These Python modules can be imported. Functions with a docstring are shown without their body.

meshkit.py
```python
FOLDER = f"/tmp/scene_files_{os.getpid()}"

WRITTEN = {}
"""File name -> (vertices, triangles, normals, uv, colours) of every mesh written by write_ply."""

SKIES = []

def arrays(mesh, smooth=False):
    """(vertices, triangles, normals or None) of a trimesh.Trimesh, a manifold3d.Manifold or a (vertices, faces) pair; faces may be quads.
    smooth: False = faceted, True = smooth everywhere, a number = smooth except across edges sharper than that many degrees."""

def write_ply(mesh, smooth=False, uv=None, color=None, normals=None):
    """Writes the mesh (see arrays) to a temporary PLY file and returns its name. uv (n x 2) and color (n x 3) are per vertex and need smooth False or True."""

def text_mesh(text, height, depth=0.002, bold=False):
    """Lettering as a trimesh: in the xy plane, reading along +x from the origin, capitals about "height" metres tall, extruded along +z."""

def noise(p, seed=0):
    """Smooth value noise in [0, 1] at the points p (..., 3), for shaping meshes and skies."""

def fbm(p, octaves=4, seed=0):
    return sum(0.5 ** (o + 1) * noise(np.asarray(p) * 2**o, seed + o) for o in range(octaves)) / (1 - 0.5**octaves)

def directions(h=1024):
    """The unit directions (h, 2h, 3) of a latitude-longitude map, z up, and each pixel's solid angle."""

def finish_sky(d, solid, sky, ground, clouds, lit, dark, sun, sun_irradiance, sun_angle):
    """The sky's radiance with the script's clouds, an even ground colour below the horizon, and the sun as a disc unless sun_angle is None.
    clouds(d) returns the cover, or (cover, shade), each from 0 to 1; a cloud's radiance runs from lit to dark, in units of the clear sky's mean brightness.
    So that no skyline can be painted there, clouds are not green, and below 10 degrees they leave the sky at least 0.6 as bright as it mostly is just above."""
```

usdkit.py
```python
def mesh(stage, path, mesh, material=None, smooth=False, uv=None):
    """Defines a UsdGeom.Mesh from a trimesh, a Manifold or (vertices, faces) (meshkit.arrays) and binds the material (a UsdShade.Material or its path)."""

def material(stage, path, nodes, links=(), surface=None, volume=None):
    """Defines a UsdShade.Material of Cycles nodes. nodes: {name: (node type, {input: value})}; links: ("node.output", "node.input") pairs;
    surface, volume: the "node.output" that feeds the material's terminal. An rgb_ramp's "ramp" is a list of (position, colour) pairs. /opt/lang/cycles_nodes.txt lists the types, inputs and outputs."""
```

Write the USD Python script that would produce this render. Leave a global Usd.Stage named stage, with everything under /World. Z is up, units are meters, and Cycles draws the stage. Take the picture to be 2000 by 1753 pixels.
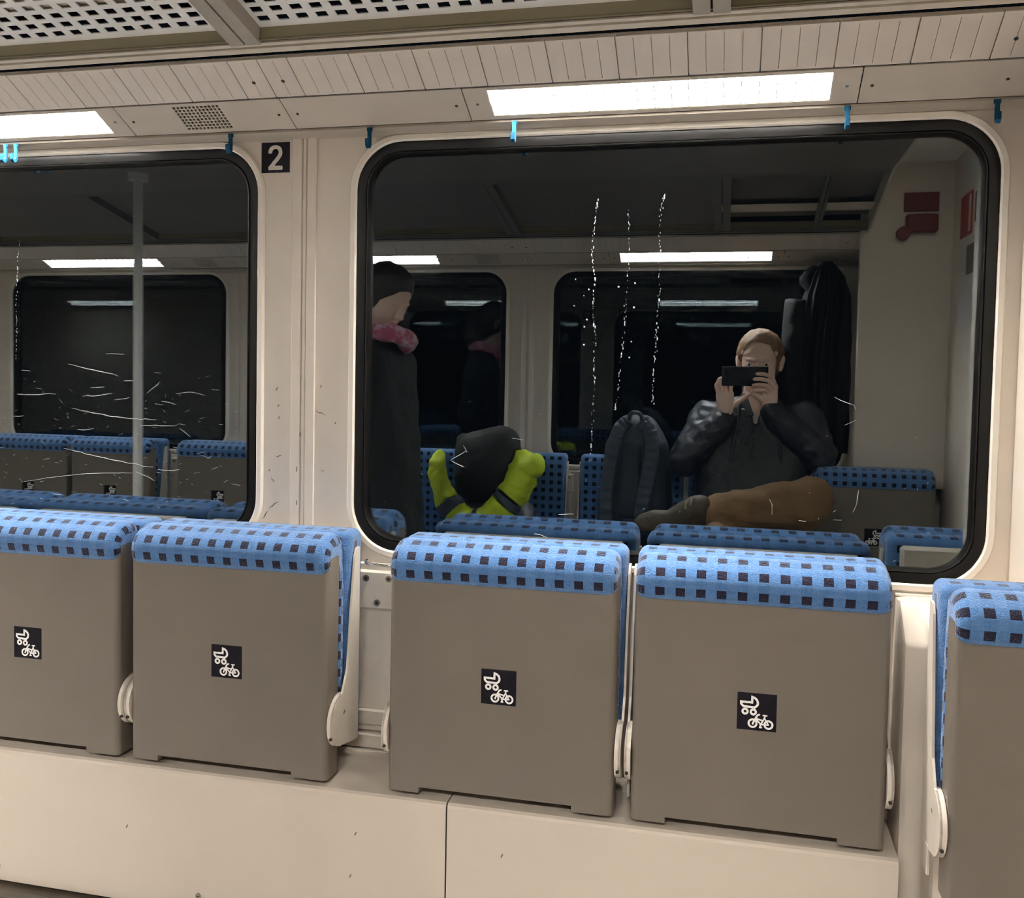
import math, random
import numpy as np, trimesh, manifold3d as m3
from shapely.geometry import Polygon, LineString, Point, box as sbox
from shapely.ops import unary_union
from shapely import affinity
from pxr import Usd, UsdGeom, UsdLux, UsdShade, Gf, Sdf
import usdkit, meshkit

random.seed(7); rng = np.random.default_rng(7)
stage = Usd.Stage.CreateInMemory()
UsdGeom.SetStageUpAxis(stage, UsdGeom.Tokens.z); UsdGeom.SetStageMetersPerUnit(stage, 1.0)
UsdGeom.Xform.Define(stage, '/World')

# ------------------------------------------------------------------ camera, night outside, exposure
cam = UsdGeom.Camera.Define(stage, '/World/camera')
F_PX, PP_X, PP_Y = 1829.9, 1000.0, 828.0
CAM = (0.0, -1.8, 1.26)
R = np.array([[0.97391769, 0.22607251, 0.01937935], [0.0289801, -0.03922612, -0.99881002], [-0.22504331, 0.97332037, -0.04475462]])  # rows: right, down, forward
mx = Gf.Matrix4d(1.0)
mx.SetRow(0, Gf.Vec4d(*R[0], 0)); mx.SetRow(1, Gf.Vec4d(*(-R[1]), 0)); mx.SetRow(2, Gf.Vec4d(*(-R[2]), 0)); mx.SetRow(3, Gf.Vec4d(*CAM, 1))
cam.AddTransformOp().Set(mx)
cam.CreateHorizontalApertureAttr(36.0); cam.CreateVerticalApertureAttr(36.0 * 1753 / 2000)
cam.CreateFocalLengthAttr(36.0 * F_PX / 2000)
cam.CreateHorizontalApertureOffsetAttr(0.0); cam.CreateVerticalApertureOffsetAttr(-36.0 * (876.5 - PP_Y) / 2000)
cam.CreateClippingRangeAttr(Gf.Vec2f(0.02, 100)); cam.CreateExposureAttr(0.92)
dome = UsdLux.DomeLight.Define(stage, '/World/night_sky')
dome.CreateIntensityAttr(0.0006); dome.CreateColorAttr(Gf.Vec3f(0.55, 0.75, 1.0))
END_LAMP = 4.0
LAMP = 190.0                                    # what a ceiling lamp's tube cover gives off

# ------------------------------------------------------------------ helpers
TAKEN = {}
def numbered(parent, name):
    k = TAKEN.get((parent, name), 0); TAKEN[(parent, name)] = k + 1
    return f'{parent}/{name}' if k == 0 else f'{parent}/{name}_{k:03d}'
def tag(p, label=None, cat=None, group=None, kind=None):
    for k, v in (('label', label), ('category', cat), ('group', group), ('kind', kind)):
        if v: p.SetCustomDataByKey(k, v)
    return p
LOC = {}
def thing(name, label=None, cat=None, loc=(0, 0, 0), group=None, kind=None, rotz=0):
    path = numbered('/World', name)
    x = UsdGeom.Xform.Define(stage, path)
    x.AddTranslateOp().Set(Gf.Vec3d(*map(float, loc)))
    if rotz: x.AddRotateZOp().Set(float(rotz))
    LOC[path] = np.array(loc, float)
    return tag(x.GetPrim(), label, cat, group, kind)
def V(m):
    if hasattr(m, 'to_mesh'):
        q = m.to_mesh(); return trimesh.Trimesh(np.array(q.vert_properties[:, :3], float), np.array(q.tri_verts), process=False)
    return m
def part(name, mesh, mat, parent, smooth=False, uv=None, label=None, kind=None, xf=None):
    """One Mesh prim under a thing (or under a part of it); vertices are given in world coordinates (or, with a thing at its base, relative to it after LOC)."""
    pp = str(parent.GetPath()) if hasattr(parent, 'GetPath') else parent
    root = '/'.join(pp.split('/')[:3])
    mesh = V(mesh).copy()
    if xf is not None: mesh.apply_transform(xf)
    mesh.vertices = mesh.vertices - LOC.get(root, np.zeros(3))
    path = numbered(pp, name)
    p = usdkit.mesh(stage, path, mesh, MAT[mat], smooth=smooth, uv=uv).GetPrim()
    return tag(p, label, kind=kind)
def single(name, mesh, mat, label, cat, smooth=False, group=None, kind=None, uv=None):
    path = numbered('/World', name)
    mesh = V(mesh).copy()
    p = usdkit.mesh(stage, path, mesh, MAT[mat], smooth=smooth, uv=uv).GetPrim()
    return tag(p, label, cat, group, kind)
def copy_of(src, loc, rotz=0, label=None, group=None):
    path = numbered('/World', src.GetName().rstrip('0123456789').rstrip('_'))
    x = UsdGeom.Xform.Define(stage, path)
    x.GetPrim().GetReferences().AddInternalReference(src.GetPath())
    x.ClearXformOpOrder()
    t = x.GetPrim().GetAttribute('xformOp:translate')
    x2 = UsdGeom.XformCommonAPI(x)
    x2.SetTranslate(Gf.Vec3d(*map(float, loc))); x2.SetRotate(Gf.Vec3f(0, 0, float(rotz)))
    x.GetPrim().SetInstanceable(True)
    was = src.GetCustomData()
    return tag(x.GetPrim(), label or was.get('label'), was.get('category'), group or was.get('group'))

def cat(ms): return trimesh.util.concatenate([V(m) for m in ms])
def cbox(x0, x1, y0, y1, z0, z1, c=0.0):
    if c <= 0:
        b = trimesh.creation.box((x1 - x0, y1 - y0, z1 - z0)); b.apply_translation(((x0 + x1) / 2, (y0 + y1) / 2, (z0 + z1) / 2)); return b
    c = min(c, (x1 - x0) * .45, (y1 - y0) * .45, (z1 - z0) * .45)
    pts = []
    for X, sx in ((x0, 1), (x1, -1)):
        for Y, sy in ((y0, 1), (y1, -1)):
            for Z, sz in ((z0, 1), (z1, -1)):
                pts += [(X, Y + sy * c, Z + sz * c), (X + sx * c, Y, Z + sz * c), (X + sx * c, Y + sy * c, Z)]
    return trimesh.convex.convex_hull(np.array(pts))
def extr(poly, h):
    gs = getattr(poly, 'geoms', [poly])
    return cat([trimesh.creation.extrude_polygon(g, h, engine='earcut') for g in gs if g.area > 1e-12])
def to_xz(mesh, y):       # drawn in x, z; thickness towards -y from y
    m = mesh.copy(); m.apply_transform(np.array([[1, 0, 0, 0], [0, 0, -1, y], [0, 1, 0, 0], [0, 0, 0, 1.]])); return m
def to_yz(mesh, x):       # drawn in y, z; thickness towards +x from x
    m = mesh.copy(); m.apply_transform(np.array([[0, 0, 1, x], [1, 0, 0, 0], [0, 1, 0, 0], [0, 0, 0, 1.]])); return m
W = 2.154                                     # the far window wall's plane is y = 0, the one behind the camera y = -W
MIRROR = np.array([[1, 0, 0, 0], [0, -1, 0, -W], [0, 0, 1, 0], [0, 0, 0, 1.]])
def rrect(x0, x1, z0, z1, r, n=14):
    a = np.linspace(0, np.pi / 2, n); pts = []
    for cx, cz, s in ((x1 - r, z1 - r, 0), (x0 + r, z1 - r, 1), (x0 + r, z0 + r, 2), (x1 - r, z0 + r, 3)):
        pts += [(cx + r * np.cos(t + s * np.pi / 2), cz + r * np.sin(t + s * np.pi / 2)) for t in a]
    return np.array(pts)
def ring(path, prof):
    """Sweeps a closed profile [(outward offset, y)] along a closed x-z path."""
    n = len(path); d = np.roll(path, -1, 0) - np.roll(path, 1, 0); d /= np.linalg.norm(d, axis=1, keepdims=True)
    nrm = np.stack([d[:, 1], -d[:, 0]], 1)
    k = len(prof); v = np.zeros((n, k, 3))
    for j, (o, y) in enumerate(prof):
        q = path + nrm * o; v[:, j, 0], v[:, j, 2], v[:, j, 1] = q[:, 0], q[:, 1], y
    idx = np.arange(n * k).reshape(n, k); f = []
    a, b = idx, np.roll(idx, -1, 0); c, e = np.roll(idx, -1, 1), np.roll(np.roll(idx, -1, 0), -1, 1)
    f = np.vstack([np.stack([a, c, b], -1).reshape(-1, 3), np.stack([b, c, e], -1).reshape(-1, 3)])
    m = trimesh.Trimesh(v.reshape(-1, 3), f, process=False); m.fix_normals(); return m
def tube(path, r, n=10, closed=False):
    path = np.asarray(path, float); N = len(path); r = np.broadcast_to(r, N)
    d = np.gradient(path, axis=0); d /= np.linalg.norm(d, axis=1, keepdims=True)
    ref = np.array([0, 0, 1.0]) if abs(d[0][2]) < .9 else np.array([1.0, 0, 0])
    u = np.cross(d, ref); bad = np.linalg.norm(u, axis=1) < 1e-3; u[bad] = np.cross(d[bad], [0, 1., 0]); u /= np.linalg.norm(u, axis=1, keepdims=True); w = np.cross(d, u)
    t = np.linspace(0, 2 * np.pi, n, endpoint=False)
    v = path[:, None] + r[:, None, None] * (np.cos(t)[None, :, None] * u[:, None] + np.sin(t)[None, :, None] * w[:, None])
    idx = np.arange(N * n).reshape(N, n); a, b = idx[:-1], idx[1:]; a2, b2 = np.roll(a, -1, 1), np.roll(b, -1, 1)
    f = [np.stack([a, a2, b], -1).reshape(-1, 3), np.stack([b, a2, b2], -1).reshape(-1, 3)]
    v = v.reshape(-1, 3); v = np.vstack([v, path[0], path[-1]])
    c0, c1 = N * n, N * n + 1
    f.append(np.array([[c0, idx[0][(i + 1) % n], idx[0][i]] for i in range(n)])); f.append(np.array([[c1, idx[-1][i], idx[-1][(i + 1) % n]] for i in range(n)]))
    m = trimesh.Trimesh(v, np.vstack(f), process=False); m.fix_normals(); return m
def cyl(axis, c, r, h, n=24):
    m = trimesh.creation.cylinder(radius=r, height=h, sections=n)
    if axis == 'x': m.apply_transform(trimesh.transformations.rotation_matrix(np.pi / 2, (0, 1, 0)))
    if axis == 'y': m.apply_transform(trimesh.transformations.rotation_matrix(np.pi / 2, (1, 0, 0)))
    m.apply_translation(c); return m
def smoothpath(pts, n=8):
    """Catmull-Rom through the points."""
    p = np.asarray(pts, float); p = np.vstack([2 * p[0] - p[1], p, 2 * p[-1] - p[-2]]); out = []
    for i in range(1, len(p) - 2):
        for t in np.linspace(0, 1, n, endpoint=False):
            out.append(.5 * (2 * p[i] + (p[i + 1] - p[i - 1]) * t + (2 * p[i - 1] - 5 * p[i] + 4 * p[i + 1] - p[i + 2]) * t * t + (3 * p[i] - p[i - 1] - 3 * p[i + 1] + p[i + 2]) * t ** 3))
    return np.array(out + [p[-2]])
def loft_x(prof, x0, x1, r, rings=6, nx=2, thin=None):
    """Upholstery: a closed y-z profile run along x, its ends rounded by r; returns mesh and uv (metres along x, metres along the profile)."""
    P = np.asarray(prof, float); n = len(P)
    if np.sum(P[:, 0] * np.roll(P[:, 1], -1) - np.roll(P[:, 0], -1) * P[:, 1]) < 0: P = P[::-1]
    d = np.roll(P, -1, 0) - np.roll(P, 1, 0); d /= np.linalg.norm(d, axis=1, keepdims=True); nr = np.stack([d[:, 1], -d[:, 0]], 1)
    if thin is not None: nr = nr * np.interp(P[:, 1], thin, (.5, 1.))[:, None]
    arc = np.r_[0, np.cumsum(np.linalg.norm(np.diff(P, axis=0), axis=1))]
    ts = np.linspace(0, np.pi / 2, rings)
    left = [(x0 + r * (1 - math.cos(t)), -r * (1 - math.sin(t))) for t in ts]
    right = [(x1 - r * (1 - math.cos(t)), -r * (1 - math.sin(t))) for t in ts][::-1]
    mid = [(x, 0) for x in np.linspace(x0 + r, x1 - r, nx + 1)[1:-1]]
    rows = left + mid + right
    v, uv = [], []
    for x, o in rows:
        q = P + nr * o
        for j in list(range(n)) + [0]:
            v.append((x, q[j][0], q[j][1])); uv.append((x, arc[j] if len(uv) % (n + 1) < n else arc[-1] + np.linalg.norm(P[-1] - P[0])))
    K = len(rows); idx = np.arange(K * (n + 1)).reshape(K, n + 1); a, b = idx[:-1, :-1], idx[1:, :-1]; a2, b2 = idx[:-1, 1:], idx[1:, 1:]
    f = [np.stack([a, b, a2], -1).reshape(-1, 3), np.stack([b, b2, a2], -1).reshape(-1, 3)]
    for row, flip in ((0, False), (K - 1, True)):
        q = P + nr * rows[row][1]
        g = Polygon(q).buffer(0); g = max(getattr(g, 'geoms', [g]), key=lambda a: a.area)
        vv, ff = trimesh.creation.triangulate_polygon(g, engine='earcut')
        base = len(v)
        for y, z in vv: v.append((rows[row][0], y, z)); uv.append((y, z))
        ff = np.array(ff) + base; f.append(ff[:, ::-1] if not flip else ff)
    m = trimesh.Trimesh(np.array(v), np.vstack(f), process=False)
    if m.volume < 0: m.faces = m.faces[:, ::-1]
    return m, np.array(uv)
def resample(pts, step):
    p = np.vstack([pts, pts[:1]]); out = []
    for a, b in zip(p[:-1], p[1:]):
        k = max(1, int(np.linalg.norm(b - a) / step)); out += [a + (b - a) * i / k for i in range(k)]
    return np.array(out)
def rounded_profile(poly, r, step=.006):
    g = Polygon(poly).buffer(-r, join_style='mitre').buffer(r, quad_segs=6) if r else Polygon(poly)
    return resample(np.array(g.exterior.coords)[:-1], step)
def ball(p, r, n=1):
    s = m3.Manifold.sphere(r, 14 if n == 1 else 22); return s.translate(tuple(map(float, p)))
def chain(*pr):
    """Tapered limb: hulls of the spheres at successive joints."""
    out = []
    for (p, r), (q, s) in zip(pr[:-1], pr[1:]): out.append(m3.Manifold.batch_hull([ball(p, r), ball(q, s)]))
    return out
def hull(*pr): return m3.Manifold.batch_hull([ball(p, r) for p, r in pr])
def fuse(ms, length=.015, it=8):
    m = m3.Manifold.batch_boolean(ms, m3.OpType.Add)
    t = V(m.refine_to_length(length)); t.merge_vertices(); trimesh.smoothing.filter_taubin(t, iterations=it); return t
def rumple(t, amp, scale, seed=0):
    t = t.copy(); n = t.vertex_normals; t.vertices = t.vertices + n * ((meshkit.fbm(t.vertices * scale, 3, seed) - .5) * 2 * amp)[:, None]; return t

# ------------------------------------------------------------------ materials
MAT = {}
def mat(name, base, rough=.5, metal=0., noise=None, bump=None, extra=None):
    """noise: (scale, second colour, contrast) mottles the base; bump: (scale, strength, distance)."""
    nodes = {'p': ('principled_bsdf', {'base_color': base, 'roughness': rough, 'metallic': metal, **(extra or {})}), 'tc': ('texture_coordinate', {})}
    links = []
    if noise:
        s, c2, lo, hi = noise
        nodes['n'] = ('noise_texture', {'scale': s, 'detail': 5., 'roughness': .6})
        nodes['r'] = ('rgb_ramp', {'ramp': [(lo, base), (hi, c2)]})
        links += [('tc.object', 'n.vector'), ('n.fac', 'r.fac'), ('r.color', 'p.base_color')]
    if bump:
        s, st, di = bump
        nodes['bn'] = ('noise_texture', {'scale': s, 'detail': 3.}); nodes['b'] = ('bump', {'strength': st, 'distance': di})
        links += [('tc.object', 'bn.vector'), ('bn.fac', 'b.height'), ('b.normal', 'p.normal')]
    MAT[name] = usdkit.material(stage, f'/World/Looks/{name}', nodes, links, surface='p.BSDF')
UsdGeom.Scope.Define(stage, '/World/Looks')
mat('beige_paint', (.71, .63, .545), .42, noise=(6., (.67, .59, .505), .35, .75), bump=(420., .03, .001))
mat('beige_casing', (.55, .48, .405), .45, noise=(3., (.52, .45, .38), .35, .7), bump=(600., .05, .001))
mat('panel_beige', (.58, .51, .425), .42, noise=(6., (.54, .475, .395), .35, .75))
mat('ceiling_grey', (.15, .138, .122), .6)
mat('lip_beige', (.42, .365, .295), .5)
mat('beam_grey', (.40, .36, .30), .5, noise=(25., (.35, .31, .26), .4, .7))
mat('cream_trim', (.80, .735, .64), .35)
mat('bracket_paint', (.60, .54, .465), .38, noise=(40., (.54, .48, .41), .5, .8))
mat('shell_plastic', (.150, .127, .103), .46, noise=(4., (.134, .114, .092), .35, .7), bump=(900., .12, .0008))
mat('rail_grey', (.68, .61, .51), .5, noise=(25., (.62, .55, .45), .4, .7))
mat('panel_white', (.84, .83, .80), .45)
mat('plenum_black', (.012, .011, .01), .9)
mat('duct_olive', (.26, .225, .14), .7)
mat('rubber', (.0035, .003, .0028), .45, bump=(200., .05, .001), extra={'specular_ior_level': .2})
mat('dark_brown', (.075, .058, .040), .35, noise=(30., (.05, .04, .03), .4, .7))
mat('joint_dark', (.02, .017, .014), .8)
mat('chrome', (.75, .74, .72), .16, 1.)
mat('steel', (.30, .27, .235), .4, 1.)
mat('pole_paint', (.62, .60, .57), .3)
mat('hook_blue', (.003, .05, .10), .7, extra={'specular_ior_level': .15})
mat('sticker_black', (.006, .005, .009), .6, noise=(60., (.010, .008, .014), .4, .7), extra={'specular_ior_level': .12})
mat('ink_white', (.82, .80, .78), .5)
mat('numeral_cream', (.62, .57, .50), .5)
mat('louver', (.80, .80, .80), .35)
mat('reflector', (.86, .86, .86), .3)
mat('floor_grey', (.42, .40, .38), .6, noise=(90., (.50, .48, .46), .55, .75))
mat('scuff_dark', (.12, .09, .07), .7)
mat('skin', (.80, .57, .46), .5, noise=(30., (.72, .47, .37), .4, .75))
mat('hair_fair', (.20, .11, .055), .55, noise=(60., (.30, .18, .10), .4, .7), bump=(150., .5, .004))
mat('hair_dark', (.03, .022, .018), .5, bump=(120., .4, .004))
mat('jacket_navy', (.016, .018, .029), .5, bump=(35., .35, .012))
mat('shirt_grey', (.045, .048, .050), .8, bump=(30., .35, .012))
mat('trouser_brown', (.20, .115, .050), .85, noise=(14., (.14, .078, .032), .35, .7), bump=(40., .3, .008))
mat('shoe_brown', (.055, .040, .024), .6, noise=(30., (.10, .072, .042), .5, .7), bump=(60., .3, .006))
mat('phone_black', (.008, .008, .009), .22)
mat('pack_navy', (.013, .019, .032), .65, bump=(60., .3, .006))
mat('strap_slate', (.042, .056, .080), .7, bump=(70., .4, .006))
mat('coat_black', (.004, .004, .005), .85, bump=(25., .4, .015))
mat('bag_black', (.0025, .0025, .003), .8, bump=(25., .3, .01))
mat('hi_vis', (.52, .64, .02), .7, noise=(14., (.34, .45, .012), .4, .7), bump=(35., .4, .01))
mat('scarf_pink', (.45, .10, .18), .9, noise=(30., (.6, .45, .5), .45, .6), bump=(60., .4, .01))
mat('sign_red', (.16, .022, .018), .5)
mat('lace_tan', (.22, .18, .12), .8)
mat('poster_white', (.62, .62, .62), .5)
mat('poster_red', (.35, .04, .03), .5)
mat('eye_white', (.7, .68, .66), .2)
MAT['lamp_glow'] = usdkit.material(stage, '/World/Looks/lamp_glow', {'e': ('emission', {'color': (1.0, .955, .885), 'strength': LAMP})}, surface='e.emission')
MAT['end_glow'] = usdkit.material(stage, '/World/Looks/end_glow', {'e': ('emission', {'color': (1.0, .90, .74), 'strength': END_LAMP})}, surface='e.emission')
for nm, fac in (('pane_glass', .145), ('single_pane_glass', .055)):     # double glazing in the near wall, a single pane opposite
    MAT[nm] = usdkit.material(stage, f'/World/Looks/{nm}', {'t': ('transparent_bsdf', {'color': (.80, .84, .86)}), 'g': ('glossy_bsdf', {'color': (.90, .97, 1.0), 'roughness': .0}),
        'm': ('mix_closure', {'fac': fac})}, [('t.BSDF', 'm.closure1'), ('g.BSDF', 'm.closure2')], surface='m.closure')
MAT['scratch_white'] = usdkit.material(stage, '/World/Looks/scratch_white', {'p': ('principled_bsdf', {'base_color': (.75, .75, .75), 'roughness': .4})}, surface='p.BSDF')
MAT['water'] = usdkit.material(stage, '/World/Looks/water', {'p': ('principled_bsdf', {'base_color': (.8, .82, .85), 'roughness': .08, 'ior': 1.33, 'transmission_weight': .45})}, surface='p.BSDF')
# velour: a blue ground with dark squares, and lighter squares half a step off, in metres along the cloth (uv)
PIT = .034
nodes = {'uv': ('uvmap', {'attribute': 'st'}), 's': ('separate_xyz', {}),
         'p': ('principled_bsdf', {'roughness': .85, 'specular_ior_level': .2, 'sheen_weight': .6, 'sheen_roughness': .35, 'sheen_tint': (.72, .80, 1.0)}),
         'tc': ('texture_coordinate', {}), 'nz': ('noise_texture', {'scale': 420., 'detail': 3.}), 'b': ('bump', {'strength': .8, 'distance': .004}),
         'wear': ('noise_texture', {'scale': 160., 'detail': 6., 'roughness': .7}), 'wr': ('rgb_ramp', {'ramp': [(.32, (.058, .145, .32)), (.72, (.092, .205, .41))]}),
         'c1': ('mix', {'color2': (.088, .190, .385)}), 'c2': ('mix', {'color2': (.009, .007, .022)})}
links = [('uv.UV', 's.vector'), ('tc.object', 'nz.vector'), ('nz.fac', 'b.height'), ('b.normal', 'p.normal'), ('tc.object', 'wear.vector'), ('wear.fac', 'wr.fac'), ('wr.color', 'c1.color1'), ('c1.color', 'c2.color1'), ('c2.color', 'p.base_color')]
for axis in 'xy':
    for which, off in (('a', 0.), ('b', .5)):
        k = axis + which
        nodes['m' + k] = ('math', {'math_type': 'multiply_add', 'value2': 1 / PIT, 'value3': off + 100.})
        nodes['f' + k] = ('math', {'math_type': 'fraction'}); nodes['d' + k] = ('math', {'math_type': 'subtract', 'value2': .5})
        nodes['q' + k] = ('math', {'math_type': 'absolute'}); nodes['l' + k] = ('math', {'math_type': 'less_than', 'value2': .23})
        links += [('s.' + axis, f'm{k}.value1'), (f'm{k}.value', f'f{k}.value1'), (f'f{k}.value', f'd{k}.value1'), (f'd{k}.value', f'q{k}.value1'), (f'q{k}.value', f'l{k}.value1')]
for which, tgt in (('a', 'c2'), ('b', 'c1')):
    nodes['and' + which] = ('math', {'math_type': 'multiply'}); links += [(f'lx{which}.value', f'and{which}.value1'), (f'ly{which}.value', f'and{which}.value2'), (f'and{which}.value', f'{tgt}.fac')]
MAT['velour'] = usdkit.material(stage, '/World/Looks/velour', nodes, links, surface='p.BSDF')

# ------------------------------------------------------------------ the setting: walls and windows
X0, XE = -6.0, .49                            # the saloon runs from X0 to the partition at XE
FLOOR = .10
WZ0, WZ1, WR = .911, 1.737, .095              # the windows' lower and upper edges, corner radius
NEAR = [(-3.581, -2.384), (-2.164, -.967), (-.747, .450)]
OPP = [(-5.02, -3.69), (-3.47, -2.30), (-2.14, -.955), (-.747, .450)]
def window_wall(name, wins, xf, label):
    w = thing(name, label, kind='structure')
    poly = sbox(X0, FLOOR, XE + .02, 1.80)
    for a, b in wins: poly = poly.difference(Polygon(rrect(a, b, WZ0, WZ1, WR)))
    part('wall_panel', to_xz(extr(poly, .03), .03), 'beige_paint', w, xf=xf)
    for (a, b), (c, d) in zip(wins[:-1], wins[1:]):    # the joint profile on each pillar
        m = (b + c) / 2
        for o0, o1, t in ((-.033, -.0115, .0035), (-.0095, -.0015, .003), (.0005, .021, .005)):
            part('joint_profile', cbox(m + o0, m + o1, -t, .001, .95, 1.752, .0015), 'beige_paint', w, xf=xf)
    # long mounting rails behind the seats
    for z0, z1, t in ((.551, .583, .018), (.537, .549, .012), (.505, .535, .024), (.482, .503, .03)):
        part('mounting_rail', cbox(X0, .30, -t, .001, z0, z1, .003), 'bracket_paint', w, xf=xf)
    return w
wall_back = window_wall('wall_back', NEAR, None, 'beige window wall with rubber-edged windows behind the row of folded seats')
wall_front = window_wall('wall_front', OPP, MIRROR, 'beige window wall opposite, seen mirrored in the dark panes')
def window(n, a, b, xf, label, scratches=(), extra=()):
    w = thing(f'window_{n}', label, kind='structure')
    path = rrect(a, b, WZ0, WZ1, WR)
    part('frame_trim', ring(path, [(.0155, .002), (.0145, -.004), (.012, -.007), (.003, -.007), (0, -.004), (0, .002)]), 'cream_trim', w, smooth=40, xf=xf)
    part('gasket', ring(path, [(.0005, .012), (.0005, -.0005), (-.002, -.002), (-.010, -.0022), (-.0185, -.001), (-.0195, .0005), (-.0203, -.0022), (-.0215, -.0032), (-.0232, -.0024), (-.0245, .001), (-.0258, .006), (-.026, .024), (-.010, .026)]), 'rubber', w, smooth=40, xf=xf)
    part('pane', to_xz(extr(Polygon(rrect(a + .0225, b - .0225, WZ0 + .0225, WZ1 - .0225, WR - .02)), .004), .017), 'pane_glass' if xf is None else 'single_pane_glass', w, xf=xf)
    if len(scratches):
        ms = []
        for x0, z0, x1, z1, r in scratches:
            L = math.hypot(x1 - x0, z1 - z0); k = max(2, int(L / .012) + 1); s = np.linspace(0, 1, k)
            bow = rng.normal(0, .03) * L
            pts = np.stack([x0 + (x1 - x0) * s, np.full(k, .0128), z0 + (z1 - z0) * s + bow * np.sin(np.pi * s) + rng.normal(0, .0006, k)], 1)
            ms.append(tube(pts, r * (.35 + .65 * np.sin(np.pi * np.clip(s, .06, .94))), 4))
        part('scratches', cat(ms), 'scratch_white', w, kind='stuff', label='fine white scratches in the glass', xf=xf)
    return w
SCR1 = [(-1.4357, 1.2806, -1.3109, 1.2581), (-1.5691, 1.2111, -1.4682, 1.2141), (-1.3992, 1.2108, -1.3244, 1.2184), (-1.4267, 1.1842, -1.2154, 1.1641), (-1.45, 1.0934, -1.2239, 1.058), (-1.5534, 1.0132, -1.2749, 1.0442), (-1.3176, 1.2047, -1.2818, 1.2095), (-1.2953, 1.2477, -1.2708, 1.2482), (-1.2375, 1.2203, -1.2068, 1.2462), (-1.2023, 1.2035, -1.1674, 1.1966), (-1.1675, 1.2198, -1.0985, 1.2194), (-1.2551, 1.1493, -1.1672, 1.1507), (-1.3401, 1.3049, -1.2953, 1.3046), (-1.3786, 1.2299, -1.3447, 1.2318), (-1.0806, 1.0598, -1.0657, 1.0662), (-1.2638, 1.0486, -1.2194, 1.0307), (-1.557, 1.2659, -1.5358, 1.2643), (-1.4782, .9893, -1.4526, .9885), (-1.413, 1.1367, -1.3719, 1.1399), (-1.22, 1.2655, -1.2047, 1.2649), (-1.0815, 1.2313, -1.0645, 1.2298), (-1.1585, 1.1463, -1.1325, 1.1277), (-1.2107, 1.0546, -1.1582, 1.0575), (-1.5014, 1.0653, -1.485, 1.0679), (-1.1151, 1.0934, -1.0936, 1.098), (-1.0336, 1.0309, -1.0124, 1.028), (-1.1064, 1.0898, -1.085, 1.0848), (-1.5812, 1.1621, -1.5527, 1.1621)]
SCR2 = [(.079, 1.0499, .0839, 1.0405), (.0839, 1.0405, .0845, 1.0222), (.2361, 1.0734, .2334, 1.0478), (.2334, 1.0478, .2276, 1.0333), (.1326, 1.0122, .1454, 1.0119), (.1941, 1.0174, .2085, 1.0181), (.1928, 1.0316, .198, 1.0366), (-.5449, 1.1005, -.513, 1.1203), (-.5449, 1.1005, -.5178, 1.087), (-.5186, 1.1304, -.5108, 1.1162), (-.3698, .9603, -.3437, .9536), (-.3221, 1.0005, -.2916, 1.0041), (-.4184, 1.1492, -.3954, 1.1469), (.208, 1.193, .2272, 1.2029), (.1884, 1.2442, .2227, 1.2309), (.2227, 1.2309, .2266, 1.2217)]
s1 = [(*s, .00032) for s in SCR1]
for k in range(110):
    x, z = rng.uniform(-1.62, -1.02), .95 + .33 * rng.beta(1.6, 1.8); L = abs(rng.normal(.003, .006)) + .0015; a = rng.normal(0, .5)
    s1.append((x, z, x + L * math.cos(a), z + L * math.sin(a), rng.uniform(.00012, .00035)))
s2 = [(*s, .0004) for s in SCR2]
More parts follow.
